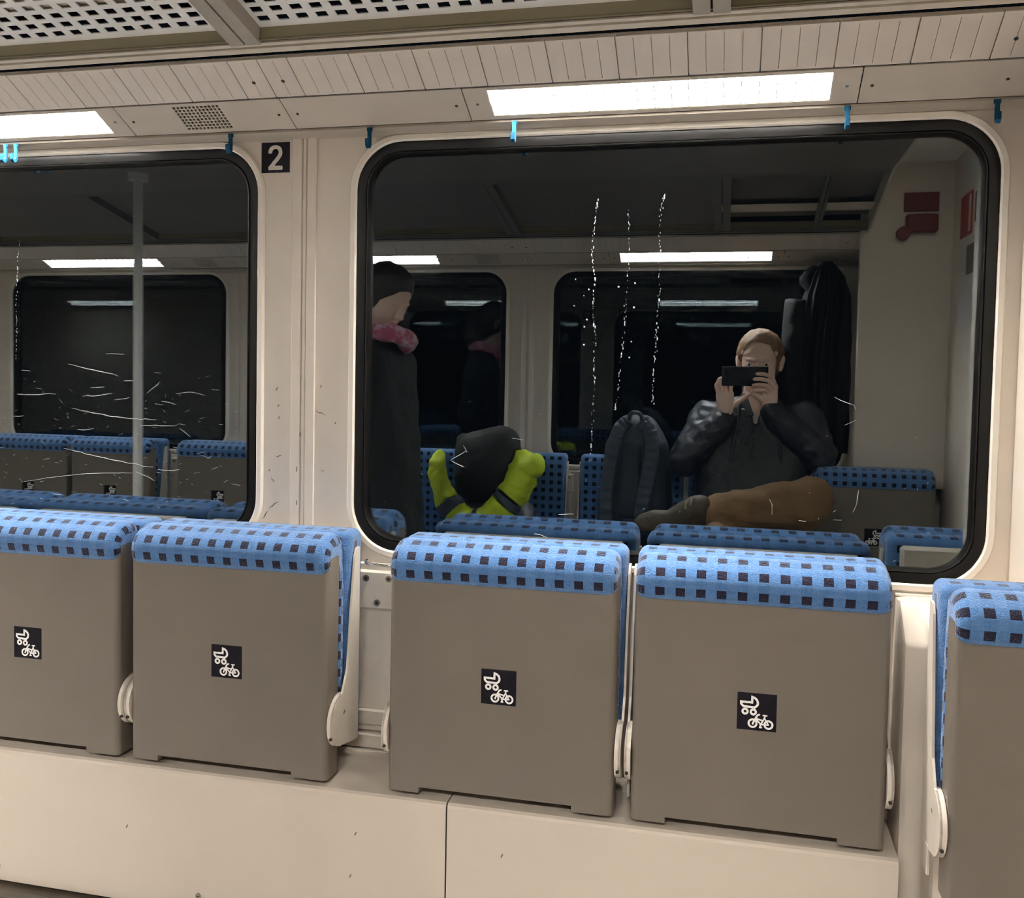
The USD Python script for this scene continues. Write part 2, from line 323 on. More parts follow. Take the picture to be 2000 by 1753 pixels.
for k in range(30):
    x, z = rng.uniform(-.70, .38), .93 + .3 * rng.random(); L = rng.uniform(.001, .006); a = rng.normal(0, .8)
    s2.append((x, z, x + L * math.cos(a), z + L * math.sin(a), rng.uniform(.0002, .0004)))
for n, (a, b) in enumerate(NEAR[1:] + NEAR[:1], 1):
    window(n, a, b, None, ['left window with scratched dark pane and rounded black rubber seal', 'right window with rounded black rubber seal and streaks of water', 'third window along the wall, left of the picture'][n - 1], s1 if n == 1 else s2 if n == 2 else ())
for n, (a, b) in enumerate(OPP, 4): window(n, a, b, MIRROR, f'window in the opposite wall, {["fourth", "third", "second", "first"][n - 4]} from the partition, seen as a reflection')
# runs of water on the panes
WATER = {'left': [(-1.561, 1.5552), (-1.5652, 1.521), (-1.5681, 1.4696), (-1.5711, 1.4065), (-1.5701, 1.3375), (-1.5731, 1.2914)],
 'first': [(-.2574, 1.6141), (-.264, 1.5555), (-.2658, 1.5064), (-.2608, 1.462), (-.2625, 1.4078), (-.2574, 1.3583), (-.2582, 1.3088), (-.2558, 1.2492), (-.2589, 1.2093), (-.2593, 1.1393), (-.2635, 1.1041)],
 'second': [(-.1978, 1.5932), (-.1961, 1.5251), (-.1966, 1.4665), (-.1991, 1.4078), (-.2018, 1.3587), (-.2065, 1.3094), (-.2098, 1.2402), (-.216, 1.2104)],
 'third': [(-.1316, 1.6206), (-.1374, 1.5822), (-.138, 1.534), (-.1375, 1.4759), (-.1355, 1.437), (-.1381, 1.3884), (-.1404, 1.3299), (-.1428, 1.2711), (-.1432, 1.2122)]}
DROPS = [(-.2979, 1.4622), (-.2811, 1.4305), (-.2713, 1.4423), (-.2997, 1.4107), (-.2787, 1.3701), (-.274, 1.384), (-.2139, 1.4471), (-.1834, 1.4078), (-.2789, 1.3353), (-.1867, 1.3421), (-.1898, 1.3116), (-.1826, 1.4538)]
def drop(x, z, r, el=1.3):
    m = trimesh.creation.icosphere(1, r); m.vertices *= (1, .55, el); m.apply_translation((x, .0128, z)); return m
for k, pts in WATER.items():
    p = smoothpath(np.array(pts), 12); ms = []
    d = np.r_[0, np.cumsum(np.linalg.norm(np.diff(p, axis=0), axis=1))]; s = 0.
    while s < d[-1]:
        x, z = np.interp(s, d, p[:, 0]), np.interp(s, d, p[:, 1]); strength = {'first': 1., 'second': .6, 'third': .75, 'left': .6}[k]
        ms.append(drop(x + rng.normal(0, .0011), z, rng.uniform(.0003, .0006) + .0011 * rng.random() ** 3 * strength, rng.uniform(1.2, 3.2))); s += rng.choice([.0022, .004, .007, .012], p=[.4, .3, .2, .1]) / (.6 + .4 * strength)
    lab = {'left': 'thin run of water drops at the left end of the scratched window', 'first': 'long beaded run of water on the right window, leftmost of three', 'second': 'faint run of water on the right window, middle of three', 'third': 'run of water on the right window, rightmost of three'}[k]
    single('water_streak', cat(ms), 'water', lab, 'water streak', smooth=True)
single('water_drops', cat([drop(x, z, rng.uniform(.0012, .0019), 1.1) for x, z in DROPS]), 'water', 'loose water drops scattered around the runs on the right window', 'water drops', smooth=True, kind='stuff')

# lower casing in front of the rails, heater bar, floor
def casing(name, xf, label):
    t = thing(name, label, kind='structure')
    prof = Polygon([(-.205, .222), (-.205, .488), (-.203, .493), (-.198, .4965), (-.10, .500), (-.012, .502), (-.012, .40), (-.195, .40), (-.195, .222)])
    for a, b in ((X0, -2.9), (-2.898, -1.70), (-1.698, -.478), (-.475, .290)):
        part('casing_panel', to_yz(extr(prof, b - a), a), 'beige_casing', t, xf=xf)
    for x, z in ((-1.4312, .2522), (-.9749, .2539), (-.50, .2535), (.26, .2535)):
        s = part('screw', cyl('y', (x, -.2055, z), .0055, .003, 16), 'steel', t, xf=xf)
        part('slot', cbox(x - .003, x + .003, -.2075, -.2062, z - .0008, z + .0008), 'joint_dark', s, xf=xf)
    return t
casing('trim_1', None, 'beige metal casing below the folded seats, in two panels with a joint')
casing('trim_2', MIRROR, 'beige metal casing below the seats of the opposite wall')
single('trim_3', cbox(-.4782, -.4748, -.2035, -.19, .222, .488), 'joint_dark', 'thin dark joint between the two casing panels', None, kind='structure')
for nm, xf, lab in (('baseboard_back', None, 'dark brown heater bar along the foot of the window wall'), ('baseboard_front', MIRROR, 'dark brown heater bar along the foot of the opposite wall')):
    b = thing(nm, lab, kind='structure')
    part('heater_bar', cat([cbox(X0, .29, -.235, -.19, .165, .216, .008), cbox(X0, .29, -.26, -.19, FLOOR, .172, .006)]), 'dark_brown', b, xf=xf)
single('floor', cbox(X0, .82, -W - .03, .03, FLOOR - .03, FLOOR), 'floor_grey', 'light grey speckled floor of the carriage', None, kind='structure')
single('wall_left', cbox(X0 - .03, X0, -W - .03, .03, FLOOR, 2.15), 'beige_paint', 'beige end wall far along the carriage', None, kind='structure')
single('wall_right', cbox(.79, .82, -W - .03, .03, FLOOR, 2.12), 'beige_paint', 'beige end wall of the saloon beside the last seats', None, kind='structure')
# partitions beside the last seat on each side, with the seat pedestal below
def partition(name, xf, label):
    t = thing(name, label, kind='structure')
    up = Polygon([(XE, .001), (XE - .025, -.20), (XE - .020, -.205), (.79, -.205), (.79, .001)])
    m = extr(up, 1.22); m.apply_translation((0, 0, .89))
    part('partition_panel', m, 'beige_paint', t, xf=xf)
    ring0 = np.array([(.303, .002), (.303, -.085), (.3075, -.097), (.317, -.1015), (.338, -.104), (.346, -.111), (.352, -.160), (.79, -.165), (.79, .002)])
    ring1 = np.array([(.303, .002), (.303, -.030), (.3055, -.042), (.312, -.048), (.335, -.050), (.340, -.053), (.345, -.060), (.79, -.062), (.79, .002)])
    lev = [(FLOOR, ring0), (.818, ring0), (.830, ring0 * .9 + ring1 * .1), (.878, ring0 * .1 + ring1 * .9), (.886, ring1), (.890, ring1 * .9 + np.array((.5, 0)) * .1)]
    K = 9
    v = np.vstack([np.column_stack([q, np.full(K, z)]) for z, q in lev]); f = []
    for i in range(len(lev) - 1):
        for j in range(K):
            a, b, c, d = i * K + j, i * K + (j + 1) % K, (i + 1) * K + j, (i + 1) * K + (j + 1) % K; f += [(a, b, d), (a, d, c)]
    top = (len(lev) - 1) * K; f += [(top, top + j, top + j + 1) for j in range(1, K - 1)]; f += [(0, j + 1, j) for j in range(1, K - 1)]
    m = trimesh.Trimesh(v, np.array(f), process=False); m.fix_normals()
    part('pedestal', m, 'beige_paint', t, smooth=28, xf=xf)
    part('ledge_lip', cbox(.302, .49, -.012, .001, .8885, .8935, .001), 'cream_trim', t, xf=xf)
    return t
partition('trim_4', None, 'beige partition and moulded pedestal at the right end of the window wall')
partition('trim_5', MIRROR, 'beige partition at the end of the opposite wall, seen mirrored')

# ------------------------------------------------------------------ the ceiling
ceiling = thing('ceiling', 'low beige and grey carriage ceiling with light strips and perforated panels', kind='structure')
def frame_at(y0, z0, y1, z1):
    s = np.array([y1 - y0, z1 - z0]); s /= np.linalg.norm(s); n = np.array([-s[1], s[0]])
    if n[1] < 0: n = -n
    T = np.eye(4); T[:3, 0] = (1, 0, 0); T[:3, 1] = (0, *s); T[:3, 2] = (0, *n); T[:3, 3] = (0, y0, z0); return T
LP = frame_at(-.027, 1.763, -.107, 1.801); LPW = math.hypot(.08, .038)          # light strip: x, along the slope, up behind it
SP = frame_at(-.109, 1.802, -.193, 1.8475); SPW = math.hypot(.084, .0455)       # slatted strip
FP = frame_at(-.195, 1.8565, -.745, 1.9665); FPW = math.hypot(.55, .11)         # frame of the perforated ceiling
def on(T, xf): return T if xf is None else xf @ T
def strip(poly, t, T, xf): m = extr(poly, t); m.apply_transform(on(T, xf)); return m
def holes(cx, cs, n, m, pitch, size):
    return [sbox(cx + (i - (n - 1) / 2) * pitch - size / 2, cs + (j - (m - 1) / 2) * pitch - size / 2, cx + (i - (n - 1) / 2) * pitch + size / 2, cs + (j - (m - 1) / 2) * pitch + size / 2) for i in range(n) for j in range(m)]
LAMPS = {0: [(-4.81, -4.20), (-3.33, -2.72), (-1.885, -1.283), (-.454, .158)], 1: [(-4.70, -4.09), (-3.22, -2.60), (-1.86, -1.25), (-.457, .150)]}
for side, xf in ((0, None), (1, MIRROR)):
    # light strip: lamp panels alternate with plain cover panels
    edges = [X0]
    for a, b in LAMPS[side]: edges += [a - .047, b + .047]
    segs = []
    for i, (a, b) in enumerate(zip(edges, edges[1:] + [XE])):
        if i % 2 == 1: segs.append((a, b, 'lamp'))
        elif i == 0: segs.append((a, b, 'plain'))
        elif i == len(edges) - 1: segs.append((a, b, 'plain'))
        else: m = (a + b) / 2; segs += [(a, m, 'speaker'), (m, b, 'plain')]
    for a, b, kind in segs:
        p = sbox(a + .001, .002, b - .001, LPW - .001); dots = []
        if kind == 'lamp': p = p.difference(sbox(a + .047, .0125, b - .047, .0805)); dots = [(a + .022, .046), (b - .022, .046)]
        elif b < XE: dots = [(a + .02, .044), (b - .02, .044)]
        else: dots = [(a + .019, .044), (a + .233, .044)]
        if kind == 'speaker':
            c = a + .18
            for h in holes(c, .046, 12, 8, .0087, .0062): p = p.difference(h)
        q = part('cover_panel', strip(p, .003, LP, xf), 'panel_beige', ceiling)
        if kind == 'speaker': part('speaker_mesh_backing', strip(sbox(c - .06, .005, c + .06, .085), .002, LP @ trimesh.transformations.translation_matrix((0, 0, .006)), xf), 'plenum_black', q)
        for x, s in dots:
            part('screw', strip(Point(x, s).buffer(.0028), .0008, LP @ trimesh.transformations.translation_matrix((0, 0, -.0008)), xf), 'chrome' if kind == 'lamp' else 'joint_dark', q)
    part('strip_backing', strip(sbox(X0, -.01, XE, LPW + .004), .002, LP @ trimesh.transformations.translation_matrix((0, 0, .075)), xf), 'joint_dark', ceiling)
    part('edge_lip', to_yz(extr(Polygon([(.002, 1.749), (-.012, 1.7515), (-.022, 1.7545), (-.0285, 1.7585), (-.0275, 1.763), (.002, 1.776)]), XE - X0), X0), 'lip_beige', ceiling, smooth=30, xf=xf)
    # slatted strip: panels of four boards, and two narrow ones at the pillar
    joints = sorted([.398 + .06, .398] + [.398 - .1209 * k for k in range(1, 11)] + [-.8715, -.932] + [-.932 - .1209 * k for k in range(1, 11)] + [-2.20, -2.26] + [-2.26 - .1209 * k for k in range(1, 12)])
    joints = [XE] + joints[::-1]
    for b, a in zip(joints[:-1], joints[1:]):
        w = b - a; n = 4 if w > .09 else 2 if w > .05 else 1; g = .00045; boards = []
        p = sbox(a + .001, .001, b - .001, SPW - .001)
        for k in range(1, n): p = p.difference(sbox(a + w * k / n - g, .006, a + w * k / n + g, SPW - .006))
        q = part('slat_panel', strip(p, .004, SP, xf), 'beige_paint', ceiling)
        if n == 2 and a > -2.0: part('screw_hole', strip(Point((a + b) / 2, SPW * .42).buffer(.0035), .0008, SP @ trimesh.transformations.translation_matrix((0, 0, -.0006)), xf), 'joint_dark', q)
    part('slat_backing', strip(sbox(X0, 0, XE, SPW), .003, SP @ trimesh.transformations.translation_matrix((0, 0, .0055)), xf), 'rail_grey', ceiling)
    # grey frame and perforated panels
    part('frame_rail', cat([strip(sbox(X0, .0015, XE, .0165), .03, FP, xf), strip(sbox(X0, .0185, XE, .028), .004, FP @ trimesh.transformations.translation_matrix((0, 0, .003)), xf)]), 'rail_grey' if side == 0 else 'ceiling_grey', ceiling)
    part('frame_rail', strip(sbox(X0, FPW - .03, XE, FPW), .03, FP, xf), 'ceiling_grey', ceiling)
    part('rail_shadow_gap', strip(sbox(X0, -.004, XE, .004), .003, FP @ trimesh.transformations.translation_matrix((0, 0, .02)), xf), 'joint_dark', ceiling)
    beams = [-.8755 - .83 * k for k in range(6, -1, -1)] + [-.0455, .305]
    for k, x in enumerate(beams):
        hw = .030 if x < .2 else .012
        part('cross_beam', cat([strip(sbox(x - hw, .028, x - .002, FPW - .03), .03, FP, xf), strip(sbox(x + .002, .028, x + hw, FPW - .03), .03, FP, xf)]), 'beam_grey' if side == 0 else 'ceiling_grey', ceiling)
    for a, b in zip(beams[:-2], beams[1:-1]):
        p = sbox(a + .02, .018, b - .02, FPW - .02); hs = []
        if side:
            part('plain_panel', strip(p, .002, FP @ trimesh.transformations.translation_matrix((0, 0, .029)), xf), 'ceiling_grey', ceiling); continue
        n = int((b - a - .06) / .0372)
        for i in range(n):
            x = b - .063 - i * .0372
            for j in range(16):
                s = .0545 + j * .0268; hs.append(sbox(x - .0215, s, x, s + .0155))
        p = p.difference(unary_union(hs))
        part('perforated_panel', strip(p, .002, FP @ trimesh.transformations.translation_matrix((0, 0, .029)), xf), 'panel_white', ceiling)
    part('plain_panel', strip(sbox(-.02, .02, XE, FPW - .02), .002, FP @ trimesh.transformations.translation_matrix((0, 0, .06)), xf), 'ceiling_grey', ceiling)
    part('inner_flange', strip(sbox(X0, .034, XE, .0362), .028, FP @ trimesh.transformations.translation_matrix((0, 0, .004)), xf), 'duct_olive', ceiling)
    part('lower_flange', strip(sbox(X0, .0275, XE, .0362), .002, FP @ trimesh.transformations.translation_matrix((0, 0, .006)), xf), 'dark_brown', ceiling)
    part('air_duct', strip(sbox(X0, .128, XE, .20), .002, FP @ trimesh.transformations.translation_matrix((0, 0, .036)), xf), 'rail_grey', ceiling)
    part('plenum', strip(sbox(X0, .0, XE, FPW), .003, FP @ trimesh.transformations.translation_matrix((0, 0, .09)), xf), 'plenum_black', ceiling)
part('centre_panel', cbox(X0, XE, -W + .744, -.744, 1.9665, 1.98), 'ceiling_grey', ceiling)
part('end_panel', cbox(XE - .01, .82, -W - .03, .03, 2.11, 2.13), 'panel_white', ceiling)
part('end_fascia', to_yz(extr(Polygon([(-.207, 1.85), (-.207, 2.115), (-W + .207, 2.115), (-W + .207, 1.85), (-W + .745, 1.9665), (-.745, 1.9665)]), .008), XE), 'rail_grey', ceiling)

# a lamp in the higher ceiling over the end of the saloon
end_lamp = thing('end_lamp', 'warm flat ceiling lamp over the end of the saloon, right of the picture', 'lamp', (.66, -1.05, 2.09))
part('housing', cbox(.52, .77, -1.40, -.70, 2.098, 2.111, .003), 'reflector', end_lamp)
part('diffuser', cbox(.53, .76, -1.39, -.71, 2.092, 2.0985), 'end_glow', end_lamp)
# lamps: reflector trough, glowing tube cover, louver of thin blades
def lamp_parts(t, L):
    T = LP
    def s(p, h, z): return strip(p, h, T @ trimesh.transformations.translation_matrix((0, 0, z)), None)
    h = L / 2
    walls = [s(sbox(-h, .0125, h, .014), .055, .001), s(sbox(-h, .079, h, .0805), .055, .001), s(sbox(-h, .0125, -h + .0015, .0805), .055, .001), s(sbox(h - .0015, .0125, h, .0805), .055, .001), s(sbox(-h, .0125, h, .0805), .002, .054)]
    part('reflector', cat(walls), 'reflector', t)
    part('tube_cover', s(sbox(-h + .003, .0155, h - .003, .0775), .004, .0125), 'lamp_glow', t)
    n = 20
    for k in range(1, n):
        x = -h + L * k / n
        part('louver_blade', s(sbox(x - .0007, .014, x + .0007, .079), .0105, .0005), 'louver', t)
    for q in (.034, .058): part('louver_rib', s(sbox(-h + .002, q - .0008, h - .002, q + .0008), .0105, .0005), 'louver', t)
LL = .612
lamp0 = thing('ceiling_lamp', 'lit louvred strip lamp above the right window', 'lamp', (-.148, 0, 1.763), 'strip lamps along the ceiling')
LOC[str(lamp0.GetPath())] = np.array((0, 0, 1.763)); lamp_parts(lamp0, LL)
for side, names in ((0, ['fourth strip lamp along the near ceiling edge, out at the far left', 'third strip lamp above the window wall, left of the picture', 'lit louvred strip lamp above the left window']), (1, ['fourth strip lamp of the opposite side, far along', 'strip lamp reflected at the left in the scratched window', 'strip lamp reflected at the upper left of the right window', 'strip lamp reflected in the right window above the man with the phone'])):
    for (a, b), lab in zip(LAMPS[side], names):
        copy_of(lamp0, ((a + b) / 2, -W * side, 1.763), 180 * side, lab)

# ------------------------------------------------------------------ tip-up seats
def pictogram(cx, cz, w, h, y):
    def P(px, py): return (cx + ((px - 400 + (py - 360) * .026) / 860 - .5) * w, cz - ((py - 360 - (px - 400) * .064) / 945 - .5) * h)
    k = w / 860
    L = lambda pts, r: LineString([P(*p) for p in pts]).buffer(r * k)
    ringf = lambda c, r, t: Point(P(*c)).buffer((r + t) * k).difference(Point(P(*c)).buffer((r - t) * k))
    g = [LineString([P(*p) for p in [(478, 603), (715, 622), (722, 482), (775, 505), (822, 555), (840, 610), (840, 665), (825, 700), (772, 748), (525, 720), (478, 660), (478, 603)]]).buffer(25 * k, join_style='mitre'),
         ringf((562, 848), 55, 24), ringf((742, 862), 55, 24), ringf((725, 1148), 86, 22), ringf((1070, 1180), 86, 22),
         L([(872, 925), (840, 935), (815, 975), (770, 1055), (728, 1160)], 20), L([(810, 1030), (950, 1075)], 17), L([(808, 1045), (905, 1170)], 17), L([(905, 1170), (985, 1010)], 17),
         L([(985, 1010), (1000, 955)], 17), L([(960, 945), (1035, 948)], 17), L([(985, 1015), (1070, 1180)], 15), L([(905, 1172), (1060, 1180)], 17), L([(895, 1170), (895, 1240)], 20), L([(880, 1248), (915, 1250)], 17)]
    return to_xz(extr(unary_union(g), .0004), y)
HW = .2075
def seat_parts(t, folded):
    c0 = 'velour'
    BW = .2125
    back = rounded_profile([(-.045, .555), (-.045, .964), (-.112, .964), (-.1185, .93), (-.1185, .555)], .018)
    m, uv = loft_x(back, -BW, BW, .016); part('backrest', m, c0, t, smooth=True, uv=uv)
    part('back_shell', cbox(-.190, .190, -.046, -.022, .54, .945, .006), 'bracket_paint', t)
    for s in (-1, 1):
        pl = Polygon([(-.078, .548), (-.078, .932), (-.094, .930), (-.102, .915), (-.120, .80), (-.127, .74), (-.133, .70), (-.150, .672), (-.155, .662), (-.155, .562), (-.110, .553)])
        disc = Point(-.155, .612).buffer(.0495, quad_segs=14)
        pl = unary_union([pl.buffer(-.004).buffer(.004), disc]).buffer(.006).buffer(-.006)
        pl = pl.difference(Point(-.146, .622).buffer(.0055))
        disc = disc.difference(Point(-.146, .622).buffer(.0055))
        b = part('hinge_bracket', cat([to_yz(extr(pl, .0042), .2150 if s > 0 else -.2192), to_yz(extr(disc, .0100), .2085 if s > 0 else -.2185)]), 'bracket_paint', t, smooth=30)
        part('axle_cap', cyl('x', (s * .2068, -.155, .614), .014, .004, 20), 'chrome', b, smooth=30)
        part('grub_screw', cyl('y', (s * .2145, -.1995, .588), .0030, .004, 10), 'joint_dark', b)
        if s < 0: part('stop_tab', cbox(-.2200, -.2150, -.13, -.10, .515, .562, .001), 'bracket_paint', b)
    def place(m, T): 
        if T is not None: m.apply_transform(T)
        return m
    T = None
    if not folded:
        T = trimesh.transformations.translation_matrix((0, -.155, .560)) @ trimesh.transformations.rotation_matrix(math.radians(86), (1, 0, 0)) @ trimesh.transformations.translation_matrix((0, .155, -.560))
    # pan cushion: the front edge is a thick roll lapped over the shell
    roll = smoothpath([(-.1985, .8955), (-.2045, .8985), (-.2095, .909), (-.2120, .923), (-.2090, .9385), (-.1975, .9530), (-.1800, .9630), (-.1620, .9680), (-.1440, .966), (-.1300, .957), (-.1225, .940), (-.1210, .915), (-.1210, .86), (-.121, .70), (-.1215, .60), (-.1235, .566), (-.129, .558), (-.142, .557), (-.1475, .562), (-.1485, .60), (-.1485, .70), (-.1485, .86), (-.150, .885), (-.165, .8955)], 5)[:-1]
    rp = resample(np.array(roll), .02)
    m, uv = loft_x(rp, -HW + .0005, HW - .0005, .020, rings=7, thin=(.86, .93))
    uv = uv.copy(); uv[:, 0] += .012; uv[:, 1] = uv[:len(rp) + 1, 1].max() - uv[:, 1] - .0070
    part('seat_cushion', place(m, T), c0, t, smooth=True, uv=uv + np.array([.0, PSH]))
    cs = m3.CrossSection([[(-HW, -.200), (HW, -.200), (HW, -.144), (-HW, -.144)]]).offset(-.011, m3.JoinType.Miter).offset(.011, m3.JoinType.Round, 2.0, 32)
    sh = m3.Manifold.extrude(cs, .925 - .508).translate((0, 0, .508))
    sh = sh - V2M(cbox(-.1475, .135, -.25, -.10, .49, .5185)) - V2M(cbox(-.194, .194, -.25, -.1, .902, 1.0))
    part('seat_shell', place(V(sh), T), 'shell_plastic', t, smooth=35)
    st = part('sticker', place(to_xz(extr(sbox(-.032, .6855, .032, .7485), .0006), -.1998), T), 'sticker_black', t, label='small black sticker with white pram and bicycle')
    part('pictogram', place(pictogram(0, .717, .064, .063, -.2003), T), 'ink_white', st)
def V2M(t): return m3.Manifold(m3.Mesh(np.asarray(t.vertices, np.float32), np.asarray(t.faces, np.uint32)))
PSH = .0
SZ = .508
seat0 = thing('folding_seat', 'folded grey tip-up seat with blue squared roll below the right end of the right window', 'seat', (.060, 0, SZ), 'folded seats under the windows')
LOC[str(seat0.GetPath())] = np.array((0, 0, SZ)); seat_parts(seat0, True)
for x, y, lab in ((-.385, 0, 'folded grey tip-up seat below the left half of the right window, right of the gap'), (-.920, 0, 'folded grey tip-up seat with its hinge arm beside the gap, second from the left edge'),
                  (-1.3625, 0, 'folded grey tip-up seat cut by the left edge of the picture'), (-1.805, 0, 'folded seat outside the left edge, only its blue roll reflected low in the scratched window'), (.536, -.150, 'folded grey tip-up seat on the moulded pedestal, cut by the right edge')):
    copy_of(seat0, (x, y, SZ), 0, lab)
for x, y, lab in ((.530, -.150, 'folded seat opposite, reflected right of the man below the partition'), (-1.754, 0, 'folded seat opposite, beside the black-clad passenger and hidden by the pillar'), (-2.225, 0, 'folded seat opposite, reflected at the right end of the scratched window'),
                  (-2.775, 0, 'folded seat opposite, reflected behind the handrail left of the metal gap'), (-3.216, 0, 'folded seat opposite, reflected at the left edge of the picture')):
    copy_of(seat0, (x, -W - y, SZ), 180, lab, 'folded seats of the opposite wall')
seat1 = thing('folding_seat', 'blue squared seat opposite, folded down under the man with the phone', 'seat', (.060, -W, SZ), 'seats of the opposite wall in use', rotz=180)
LOC[str(seat1.GetPath())] = np.array((0, 0, SZ)); seat_parts(seat1, False)
copy_of(seat1, (-.385, -W, SZ), 180, 'blue squared seat opposite, folded down under the backpack')
copy_of(seat1, (-.872, -W, SZ), 180, 'blue squared seat opposite, folded down under the yellow jacket and black bag')
copy_of(seat1, (-1.313, -W, SZ), 180, 'blue squared seat opposite, folded down behind the standing passenger')

# between the second and third seat: cover plate and wire handle
def gap_fittings(wall, cx, xf):
    px = cx - .0375
    p = part('cover_plate', cbox(px - .045, px + .0475, -.018, .0, .791, .871, .004), 'bracket_paint', wall, xf=xf)
    for dx, z in ((-.0215, .855), (.0275, .856), (.003, .806)):
        part('screw', cat([cyl('y', (px + dx, -.0180, z), .0068, .003, 18)]), 'steel', p, xf=xf)
        part('screw', cyl('y', (px + dx, -.0190, z), .0032, .003, 6), 'joint_dark', p, xf=xf)
    part('back_plate', cbox(px - .047, px + .095, -.010, .001, .583, .885, .002), 'bracket_paint', wall, xf=xf)
    part('wire_handle', tube(smoothpath([(cx - .0455, -.03, .888), (cx - .044, -.05, .899), (cx - .040, -.062, .895), (cx, -.066, .893), (cx + .040, -.062, .894), (cx + .044, -.05, .898), (cx + .0455, -.03, .888)], 6), .0028, 8), 'chrome', wall, smooth=True, xf=xf)
gap_fittings(wall_back, -.6525, None); gap_fittings(wall_front, -.6525, MIRROR); gap_fittings(wall_front, -2.50, MIRROR)

# ------------------------------------------------------------------ small things on the near wall
mk = thing('class_sign', 'black square sign with a cream numeral 2 on the pillar between the windows', 'sign', (-.929, 0, 1.715))
part('plate', to_xz(extr(sbox(-.9608, 1.6838, -.8978, 1.7456), .0012), .0), 'sticker_black', mk)
d2 = meshkit.text_mesh('2', .0475, .0006, bold=True); b = d2.bounds; d2.apply_translation((-(b[0][0] + b[1][0]) / 2, -(b[0][1] + b[1][1]) / 2, 0)); d2.vertices[:, 0] *= .98
d2 = to_xz(d2, -.0011); d2.apply_translation((-.9293, 0, 1.7147))
part('numeral', d2, 'numeral_cream', mk)
hook = Polygon([(-.0285, 1.7585), (-.0325, 1.7585), (-.0325, 1.728), (-.036, 1.7235), (-.0405, 1.726), (-.0415, 1.735), (-.0445, 1.735), (-.0440, 1.722), (-.0385, 1.7165), (-.0325, 1.7185), (-.0285, 1.726)])
hp = cat([to_yz(extr(hook, .0075), -.00375), cbox(-.0058, .0058, -.0315, -.0285, 1.752, 1.7595, .0008)])
for x, lab in ((-1.5588, 'leftmost blue plastic coat hook above the left window'), (-1.5326, 'blue plastic coat hook close beside the leftmost one'), (-1.0155, 'blue coat hook above the right corner of the left window'), (-.7109, 'blue coat hook at the upper left corner of the right window'),
               (-.4161, 'blue coat hook under the left end of the lit lamp'), (.1888, 'blue coat hook just right of the lit lamp above the right window'), (.4324, 'blue coat hook at the upper right corner of the right window')):
    m = hp.copy(); m.apply_translation((x, 0, 0)); single('coat_hook', m, 'hook_blue', lab, 'hook', group='blue coat hooks above the windows')
sc = []
for x, z, l, a in ((-.9223, 1.2365, .008, .8), (-.9185, 1.2013, .006, .1), (-.9171, 1.1766, .004, 1.2), (-.8236, 1.1888, .024, -.5), (-.7904, 1.1685, .003, 0), (-.8177, 1.0687, .007, -.7), (-.9384, 1.065, .003, 0), (-.9272, .9929, .024, .5), (-.947, .9703, .018, .9), (-.8668, 1.1438, .010, 1.4), (-.8231, 1.2439, .004, 1.), (-.9164, 1.096, .014, .05), (-.930, 1.045, .014, -1.1), (-.874, 1.07, .012, 1.5), (-.874, 1.0, .01, 1.5)):
    s = np.linspace(-.5, .5, 6); sc.append(tube(np.stack([x + l * s * math.cos(a), np.full(6, -.0006 if not -.89 < x < -.83 else -.004), z + l * s * math.sin(a) + .002 * np.sin(s * 6)], 1), .0008 * (1.2 - np.abs(s) * 1.6), 5))
for x, z in ((-1.1331, .3688), (-.6527, .4157), (-.3734, .4118), (-.6619, .3346)):
    sc.append(tube([(x, -.2052, z), (x + .001, -.2052, z + .003), (x + .003, -.2052, z + .006)], .0010, 5))
part('scuff_marks', cat(sc), 'scuff_dark', wall_back, kind='stuff')

# ------------------------------------------------------------------ across the aisle, seen in the dark panes
pole = thing('handrail_pole', 'vertical steel handrail pole reflected in the scratched left window', 'pole', (-2.05, -1.12, FLOOR))
part('pole', cyl('z', (-2.05, -1.12, (FLOOR + 1.975) / 2), .016, 1.975 - FLOOR, 24), 'pole_paint', pole, smooth=30)
part('floor_flange', cyl('z', (-2.05, -1.12, FLOOR + .012), .034, .024, 24), 'pole_paint', pole, smooth=30)
part('ceiling_flange', cyl('z', (-2.05, -1.12, 1.955), .034, .024, 24), 'pole_paint', pole, smooth=30)

